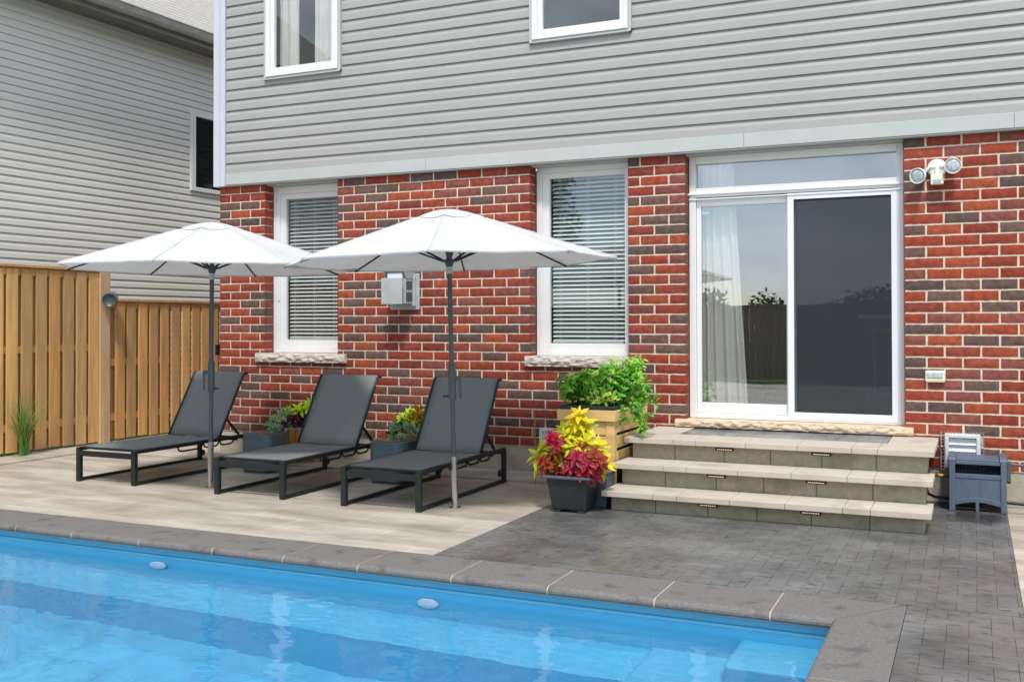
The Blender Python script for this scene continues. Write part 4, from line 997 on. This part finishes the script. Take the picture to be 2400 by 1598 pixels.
trail(b, [(-5.13, 8.79, .38), (-5.13, 8.77, .30), (-5.13, 8.77, .24)], 6, .03, .015, [VAR], sb); trail(b, [(-5.3, 8.8, .4), (-5.45, 8.8, .33), (-5.55, 8.8, .25)], 7, .03, .02, [VAR], sb)
blob(b, (-5.17, 8.95, .40), .12, 80, .06, .045, [VAR2]); b.build('leaves', 'leaf', p); sb.build('stems', 'stem', p)

# wooden raised planter
wp = thing('raised_planter', (0, 0, 0), 'tall slatted pale wood planter box with black liner beside the steps', 'planter')
px0, px1, py0, py1 = -3.27, -2.78, 8.17, 9.04
b = MB(); b.box(px0-.02, px1+.02, py0-.025, py0-.002, .665, .757); b.box(px0-.02, px1+.02, py1+.002, py1+.025, .665, .757); b.box(px0-.02, px0+.002, py0-.001, py1+.001, .665, .757); b.box(px1-.002, px1+.02, py0-.001, py1+.001, .665, .757); b.build('top_band', 'planterwood', wp, bevel=.003)
for x in (px0, px1-.075):
    for y in (py0, py1-.075):
        b = MB(); b.box(x, x+.075, y, y+.075, 0.0, .664); b.build('leg', 'planterwood', wp, bevel=.004)
b = MB()
for z0, z1 in ((.545, .66), (.425, .535), (.305, .415)): b.box(px0+.0762, px1-.0762, py0+.008, py0+.028, z0, z1)
for z0, z1 in ((.565, .662), (.435, .538), (.315, .408)): b.box(px1-.014, px1+.004, py0+.0762, py1, z0, z1); b.box(px0-.002, px0+.016, py0+.0762, py1, z0, z1)
b.build('slats', 'planterwood', wp, bevel=.003)
b = MB(); b.box(px0+.02, px1-.02, py0+.04, py1-.02, .30, .70); b.build('inner_box', 'dark', wp)
b = MB(); b.box(px0-.005, px1+.005, py0-.012, py0+.03, .758, .79); b.box(px0-.005, px1+.005, py1-.03, py1+.012, .758, .79); b.box(px0-.006, px0+.03, py0+.031, py1-.031, .758, .789); b.box(px1-.03, px1+.006, py0+.031, py1-.031, .758, .789); b.box(px0+.02, px1-.02, py0+.02, py1-.02, .74, .762); b.build('liner', 'darkplastic', wp, bevel=.005)
G1 = (srgb(116, 190, 50), srgb(140, 208, 74)); G2 = (srgb(84, 160, 44), srgb(100, 176, 54)); G3 = (srgb(160, 214, 70), srgb(184, 224, 100)); G4 = (srgb(58, 124, 40), srgb(70, 142, 48)); YL = (srgb(206, 206, 90), srgb(220, 214, 120))
hp = thing('basil_bush', (0, 0, 0), 'bushy light green basil in the raised wooden planter', 'herb')
b = MB(); sb = MB()
for i in range(95):
    x = random.uniform(-3.24, -2.84); y = random.uniform(8.33, 8.95); hgt = random.uniform(.10, .27)+.06*math.sin((x+3.3)*6)
    z = .76+hgt; sb.tube([(x, y, .76), (x+random.uniform(-.03, .03), y-.02, z)], .003, 5)
    cs_ = random.choice([G1, G3, G3, G1, G2]); tl = (random.uniform(-.5, .5), random.uniform(-.9, .1), 1)
    rosette(b, (x, y, z), .075, 9, *cs_, tilt=tl, w=.58, droop=.5); rosette(b, (x, y, z-.07), .075, 6, *random.choice([G2, G1, G4]), tilt=tl, w=.55, droop=.6)
for i in range(16):
    x = random.uniform(-3.36, -3.22); rosette(b, (x, random.uniform(8.2, 8.5), random.uniform(.84, 1.0)), .085, 7, *random.choice([G2, G1]), tilt=(-.8, -.5, .6), w=.6, droop=.6)
blob(b, (-2.95, 8.30, .85), .06, 60, .05, .03, [YL, G3, G3], (3, .8, .8)); blob(b, (-3.05, 8.55, .86), .12, 260, .07, .045, [G4, G2], (2.0, 2.2, .7))
b.build('leaves', 'leaf', hp); sb.build('stems', 'stem', hp)
hp = thing('parsley', (0, 0, 0), 'feathery parsley with stems trailing over the right edge of the wooden planter', 'herb')
b = MB(); sb = MB()
def sprig(root, tip, n=7, sz=.055, cols=(G1, G2)):
    root, tip = Vector(root), Vector(tip); mid = root.lerp(tip, .55)+Vector((0, 0, .04)); sb.tube([root, mid, tip], .0028, 5)
    for q, s in ((tip, 1), (mid.lerp(tip, .4), .8), (mid, .7)):
        for k in range(n):
            d = rnd3().normalized()+Vector((0, -.4, .2)); c_ = random.choice(cols); b.leaf(q+d*.01, d, Vector((0, -.3, 1))+rnd3()*.4, sz*s*random.uniform(.7, 1.2), sz*.5*s, jit(c_[0], .15), jit(c_[1], .15), droop=.4)
for i in range(40):
    x = random.uniform(-2.95, -2.72); y = random.uniform(8.5, 8.95); tip = (x+random.uniform(-.14, .09), y+random.uniform(-.12, .05), random.uniform(.95, 1.17)); sprig((x, y, .77), tip, cols=(G1, G3, G2, G1))
for tx, ty, tz in ((-2.70, 8.15, .69), (-2.60, 8.3, .77), (-2.58, 8.3, .67), (-2.56, 8.3, .60), (-2.54, 8.4, .87), (-2.57, 8.4, .94), (-2.62, 8.45, .86), (-2.54, 8.35, .72), (-2.50, 8.45, .82), (-2.57, 8.28, .62)):
    sprig((-2.82, 8.6, .78), (tx, ty, tz), n=10, sz=.06, cols=(G2, G4, G1))
b.build('leaves', 'leaf', hp); sb.build('stems', 'stem', hp)
sp3 = thing('flower_spike', (-3.70, 8.62, .0), 'thin yellow flower spike standing in front of the brick behind the coleus', 'plant')
b = MB(); b.tube([(0, 0, 0), (.01, 0, .35), (0, 0, .66)], .004, 5)
sp3_ = b.build('stem', 'stem', sp3); b = MB()
for i in range(70): z = random.uniform(.34, .66); b.leaf((0, 0, z), rnd3(), (0, 0, 1), .016, .01, srgb(206, 190, 80))
b.build('florets', 'leaf', sp3)

# black pot and coleus
bp = thing('black_pot', (-2.94, 7.64, 0), 'black square tapered pot on the charcoal paving in front of the wooden planter', 'pot', rz=R(14))
def taper(mb, w0, w1, z0, z1, t=0):
    vs = [(-w0, -w0, z0), (w0, -w0, z0), (w0, w0, z0), (-w0, w0, z0), (-w1, -w1, z1), (w1, -w1, z1), (w1, w1, z1), (-w1, w1, z1)]
    mb.add(vs, [(0, 3, 2, 1), (4, 5, 6, 7), (0, 1, 5, 4), (1, 2, 6, 5), (2, 3, 7, 6), (3, 0, 4, 7)])
bp.rotation_euler = (0, 0, R(2))
b = MB(); taper(b, .137, .175, .02, .268); b.build('body', 'darkplastic', bp, bevel=.012)
b = MB(); b.box(-.202, .202, -.202, -.168, .267, .294); b.box(-.202, .202, .168, .202, .267, .294); b.box(-.202, -.168, -.167, .167, .267, .294); b.box(.168, .202, -.167, .167, .267, .294); b.build('rim', 'rim', bp, bevel=.01)
for i, j in ((-1, -1), (1, -1), (-1, 1), (1, 1)): b = MB(); b.box(i*.1-.03, i*.1+.03, j*.1-.03, j*.1+.03, 0, .02); b.build('foot', 'darkplastic', bp, bevel=.004)
b = MB(); b.box(-.167, .167, -.167, .167, .266, .28); b.build('soil', 'soil', bp)
YC = (srgb(222, 200, 20), srgb(232, 214, 40)); YG = (srgb(200, 200, 30), srgb(214, 212, 46)); CR = (srgb(190, 24, 62), srgb(150, 30, 50)); CR2 = (srgb(160, 22, 50), srgb(176, 60, 80)); VG = (srgb(150, 22, 30), srgb(158, 84, 34))
cp_ = thing('coleus', (-2.93, 7.63, .29), 'coleus with yellow, crimson and red-centred leaves spilling from the black pot', 'plant')
b = MB(); sb = MB()
def T(x, y, z): return (x+2.93, y-7.63, z-.29)
YEL = [(-2.891, .769), (-2.932, .70), (-2.86, .694), (-3.045, .638), (-2.973, .555), (-3.20, .50), (-3.25, .43), (-2.81, .563), (-2.74, .528), (-3.046, .455), (-2.68, .40), (-2.95, .64), (-2.90, .60), (-3.0, .60), (-2.86, .54), (-2.92, .52), (-3.12, .50)]
for x, z in YEL:
    y = 7.60+random.uniform(-.06, .08); c_ = random.choice([YC, YG, YC])
    sb.tube([T(-2.93+(x+2.93)*.3, 7.63, .29), T(x, y, z-.02)], .004, 5)
    rosette(b, T(x, y, z), .135, 11, *c_, tilt=((x+2.93)*1.5, -.7, 1), w=.42, droop=.3); rosette(b, T(x, y+.02, z-.05), .13, 7, *random.choice([YG, G3]), tilt=((x+2.93)*1.5, -.6, 1), w=.42, droop=.5)
for x, z in ((-3.067, .59), (-3.03, .54), (-2.85, .50), (-2.90, .41), (-2.79, .44), (-2.84, .36), (-2.75, .37), (-2.80, .31), (-2.93, .34), (-2.85, .45), (-2.75, .42), (-2.83, .27), (-2.90, .36), (-2.97, .36), (-2.78, .33), (-2.72, .33)):
    y = 7.50+random.uniform(-.06, .04)
    rosette(b, T(x, y, z), .10, 12, *random.choice([CR, CR2, CR]), tilt=((x+2.85)*1.5, -1.2, .7), w=.5, droop=.4)
for x, z in ((-3.109, .378), (-3.14, .345), (-3.047, .334), (-3.02, .38), (-3.08, .42), (-2.70, .47), (-2.66, .44), (-2.73, .48), (-3.15, .41), (-2.66, .38)):
    y = 7.50+random.uniform(-.05, .05); rosette(b, T(x, y, z), .085, 12, *VG, tilt=((x+2.93)*2, -1, .7), w=.6, droop=.4)
blob(b, T(-2.93, 7.63, .38), .12, 160, .09, .05, [G2, YG, CR2], (1.5, 1, .9))
b.build('leaves', 'leaf', cp_); sb.build('stems', 'stem', cp_)
# dark containers tucked behind
dp = thing('dark_square_pot', (-2.84, 7.93, 0), 'dark slate square pot hidden behind the black coleus pot', 'pot', rz=R(2))
b = MB(); taper(b, .10, .115, 0, .27); b.build('body', 'cube', dp, bevel=.01); b = MB(); b.box(-.12, .12, -.12, .12, .271, .285); b.build('rim', 'cube', dp, bevel=.005)
db = thing('dark_bin', (-2.88, 8.62, 0), 'dark green round bin under the wooden planter beside the steps', 'bin')
b = MB(); b.lathe([(.001, 0), (.11, 0), (.13, .26), (.135, .262), (.135, .285), (.12, .30), (.001, .31)], n=28); b.build('body', mat('dark_green_plastic', srgb(30, 52, 50), .4), db, smooth=False)
b = MB(); b.tube([(-.05, 0, .31), (-.04, 0, .33), (.04, 0, .33), (.05, 0, .31)], .008, 8); b.build('handle', 'rubber', db)

# ornamental grass by fence
og = thing('ornamental_grass', (-9.76, 8.14, .018), 'tuft of tall green ornamental grass in front of the cedar fence', 'grass')
b = MB()
for i in range(150):
    a = random.uniform(0, 6.28); ln = random.uniform(.35, .78); lean = random.uniform(.05, .85)
    d = Vector((abs(math.cos(a))*.4, math.sin(a), 0)); c_ = random.choice([srgb(86, 142, 58), srgb(110, 160, 80), srgb(70, 120, 50), srgb(136, 170, 90), srgb(170, 160, 90)]); w0 = random.uniform(.004, .008)
    sd_ = Vector((-d.y, d.x, 0)).normalized(); n = 7; vs = []; o_ = Vector((random.uniform(-.03, .03), random.uniform(-.05, .05), 0))
    for k in range(n+1):
        t = k/n; q = o_+d*lean*ln*(t**2)+Vector((0, 0, ln*t*(1-.25*lean*t*t))); ww = w0*(1-t)**.6; vs += [q-sd_*ww, q+sd_*ww]
    b.add(vs, [(2*k, 2*k+1, 2*k+3, 2*k+2) for k in range(n)], [jit(c_, .1)]*len(vs))
b.build('blades', 'leaf', og)

# ================================================================ HOSE REEL
hr = thing('hose_reel', (0, 8.83, 0), 'blue-grey resin hose reel cabinet standing at the right end of the steps', 'hose reel')
HR = hr
def leg(x0, x1, y0, y1, z1):
    b = MB(); b.box(x0, x1, y0, y1, 0, z1); b.build('leg', 'reel', HR, bevel=.005)
xa0, xa1, xb0, xb1 = -.197, -.152, .175, .218
DY = .33
for x0, x1 in ((xa0, xa1), (xb0, xb1)):
    leg(x0, x1, 0, .045, .395); leg(x0, x1, DY, DY+.045, .395)
for q0, q1 in ((xa0-.004, xa1+.006), (xb0-.006, xb1+.004)): b = MB(); b.prism([(0.0, .396), (.0, .408), (.02, .425), (.05, .432), (DY+.045, .432), (DY+.045, .396)], q0, q1, 'x'); b.build('top_rail', 'reel', hr, bevel=.004)
b = MB(); b.box(xa1+.008, xb0-.008, .012, DY+.03, .40, .413); b.box(xa1+.001, xb0-.001, .006, .026, .372, .4); b.build('lid', 'reel', hr, bevel=.004)
b = MB(); b.box(xa1, xb0, .006, .03, .262, .298); b.build('front_rail', 'reel', hr, bevel=.004)
b = MB(); b.box(xa1, xb0, .012, .022, .085, .262); b.build('front_panel', 'grain', hr)
b = MB(); n = 12; pts = []
for i in range(n+1): t = i/n; pts.append((xa1+(xb0-xa1)*t, .085+.028*math.sin(math.pi*t)))
low = [(x, z-.036) for x, z in pts[::-1]]
b.prism(pts+low, .004, .028, 'y'); b.build('arched_rail', 'reel', hr, bevel=.003)
b = MB(); b.box(xa0+.012, xa1-.012, .046, DY-.001, .06, .39); b.build('side_panel', 'grain', hr); b = MB(); b.box(xb0+.012, xb1-.012, .046, DY-.001, .06, .39); b.build('side_panel', 'grain', hr); b = MB(); b.box(xa1, xb0, DY+.01, DY+.02, .06, .39); b.build('back_panel', 'grain', hr)
b = MB(); b.lathe([(.15, -.165), (.155, -.165), (.155, -.155), (.05, -.155), (.05, .155), (.155, .155), (.155, .165), (.001, .165)], (.011, .19, .20), 28, axis=(1, 0, 0)); b.build('spool', 'rubber', hr)
b = MB(); b.box(-.005, .02, .0, .02, 0.0, .085); b.build('centre_foot', 'reel', hr, bevel=.003)
b = MB(); b.prism([(.03, .25), (.03, .40), (.06, .41), (.09, .40), (.09, .25), (.06, .23)], xb1+.002, xb1+.03, 'x'); b.tube([(xb1+.03, .05, .385), (xb1+.12, .05, .38)], .012, 10); b.build('crank', 'pole', hr, bevel=.003)
b = MB(); b.tube([(xa0-.045, .10, .262), (xa0, .10, .262)], .014, 10); fit = b.build('inlet', 'rubber', hr)
b = MB(); b.tube([(xa0-.085, .10, .264), (xa0-.045, .10, .262)], .013, 10); b.tube([(xa0-.07, .10, .264), (xa0-.06, .10, .263)], .017, 8); b.build('coupling', 'brass', fit)
hs = MB(); hs.tube([(-.282, 8.93, .265), (-.33, 8.94, .25), (-.365, 8.95, .20), (-.372, 8.97, .15), (-.36, 9.0, .10), (-.31, 9.03, .07), (-.24, 9.05, .065), (-.1, 9.06, .05), (.05, 9.06, .03)], .012, 10)
ho = thing('leader_hose', (0, 0, 0), 'short black hose looping from the brass coupling of the reel', 'hose'); hs.build('hose', 'rubber', ho, smooth=True)
hs = MB(); hs.tube([(.05, 9.12, .03), (.2, 9.14, .045), (.35, 9.15, .035), (.7, 9.14, .018), (1.6, 9.12, .018)], .013, 10)
ho = thing('garden_hose', (0, 0, 0), 'black garden hose lying along the wall right of the reel', 'hose'); hs.build('hose', 'rubber', ho, smooth=True)

# ================================================================ BEHIND THE CAMERA (seen in the glass)
bf = thing('back_fence', (0, 0, 0), 'weathered grey-brown board fence on the far side of the pool, mirrored in the door glass', 'fence')
b = MB(); x = -30
while x < 16: b.cur = jit(srgb(112, 100, 82), .12); b.box(x, x+.14, -8.03, -8.0, .0, 1.9); x += .15
b.build('boards', 'wood', bf); b = MB(); b.cur = srgb(112, 104, 88); b.box(-30, 16, -8.05, -7.96, 1.9, 1.95); b.build('cap', 'wood', bf)
def tree(x, y, h, r, lab, n, cols, seed):
    random.seed(seed); o = thing('broadleaf_tree', (x, y, 0), lab, 'tree', 'trees mirrored in the windows')
    t = MB(); t.tube([(0, 0, -.1), (.05, 0, h*.3), (0, .05, h*.55), (.1, 0, h*.85)], [.16, .12, .09, .03], 8)
    cs_ = []
    for k in range(14):
        a = random.uniform(0, 6.28); z = random.uniform(.42, .92)*h; rr = r*random.uniform(.25, .8)*(1-.3*abs(z/h-.6)); c_ = Vector((rr*math.cos(a), rr*math.sin(a), z)); cs_.append(c_); t.tube([(0, 0, z*.7), c_*.6+Vector((0, 0, z*.38)), c_], [.05, .03, .012], 5)
    t.build('trunk', 'bark', o); b = MB()
    for i in range(n):
        c_ = random.choice(cs_); v = rnd3(); q = c_+v*r*.38; cc_ = random.choice(cols); b.leaf(q, rnd3(), rnd3(), random.uniform(.12, .24), .1, jit(cc_, .2), seg=2)
    b.build('crown', 'leaf', o)
TG = [srgb(58, 84, 40), srgb(72, 98, 46), srgb(48, 72, 36), srgb(84, 106, 56)]
tree(-13.2, -10, 7.2, 2.6, 'big leafy tree mirrored in the tall right window', 5200, TG, 3)
tree(-22.5, -10.5, 7.8, 3.0, 'big leafy tree mirrored in the tall left window', 5200, TG, 4)
for i, (x, y, h, r_) in enumerate(((-2.6, -14, 2.3, 1.5), (-5.5, -15, 2.2, 1.5), (-8.3, -13, 2.2, 1.4))): tree(x, y, h, r_, ('small tree mirrored low in the screen door', 'small tree mirrored low in the left door pane', 'small tree mirrored left of the door panes')[i], 3200, TG, 8+i)
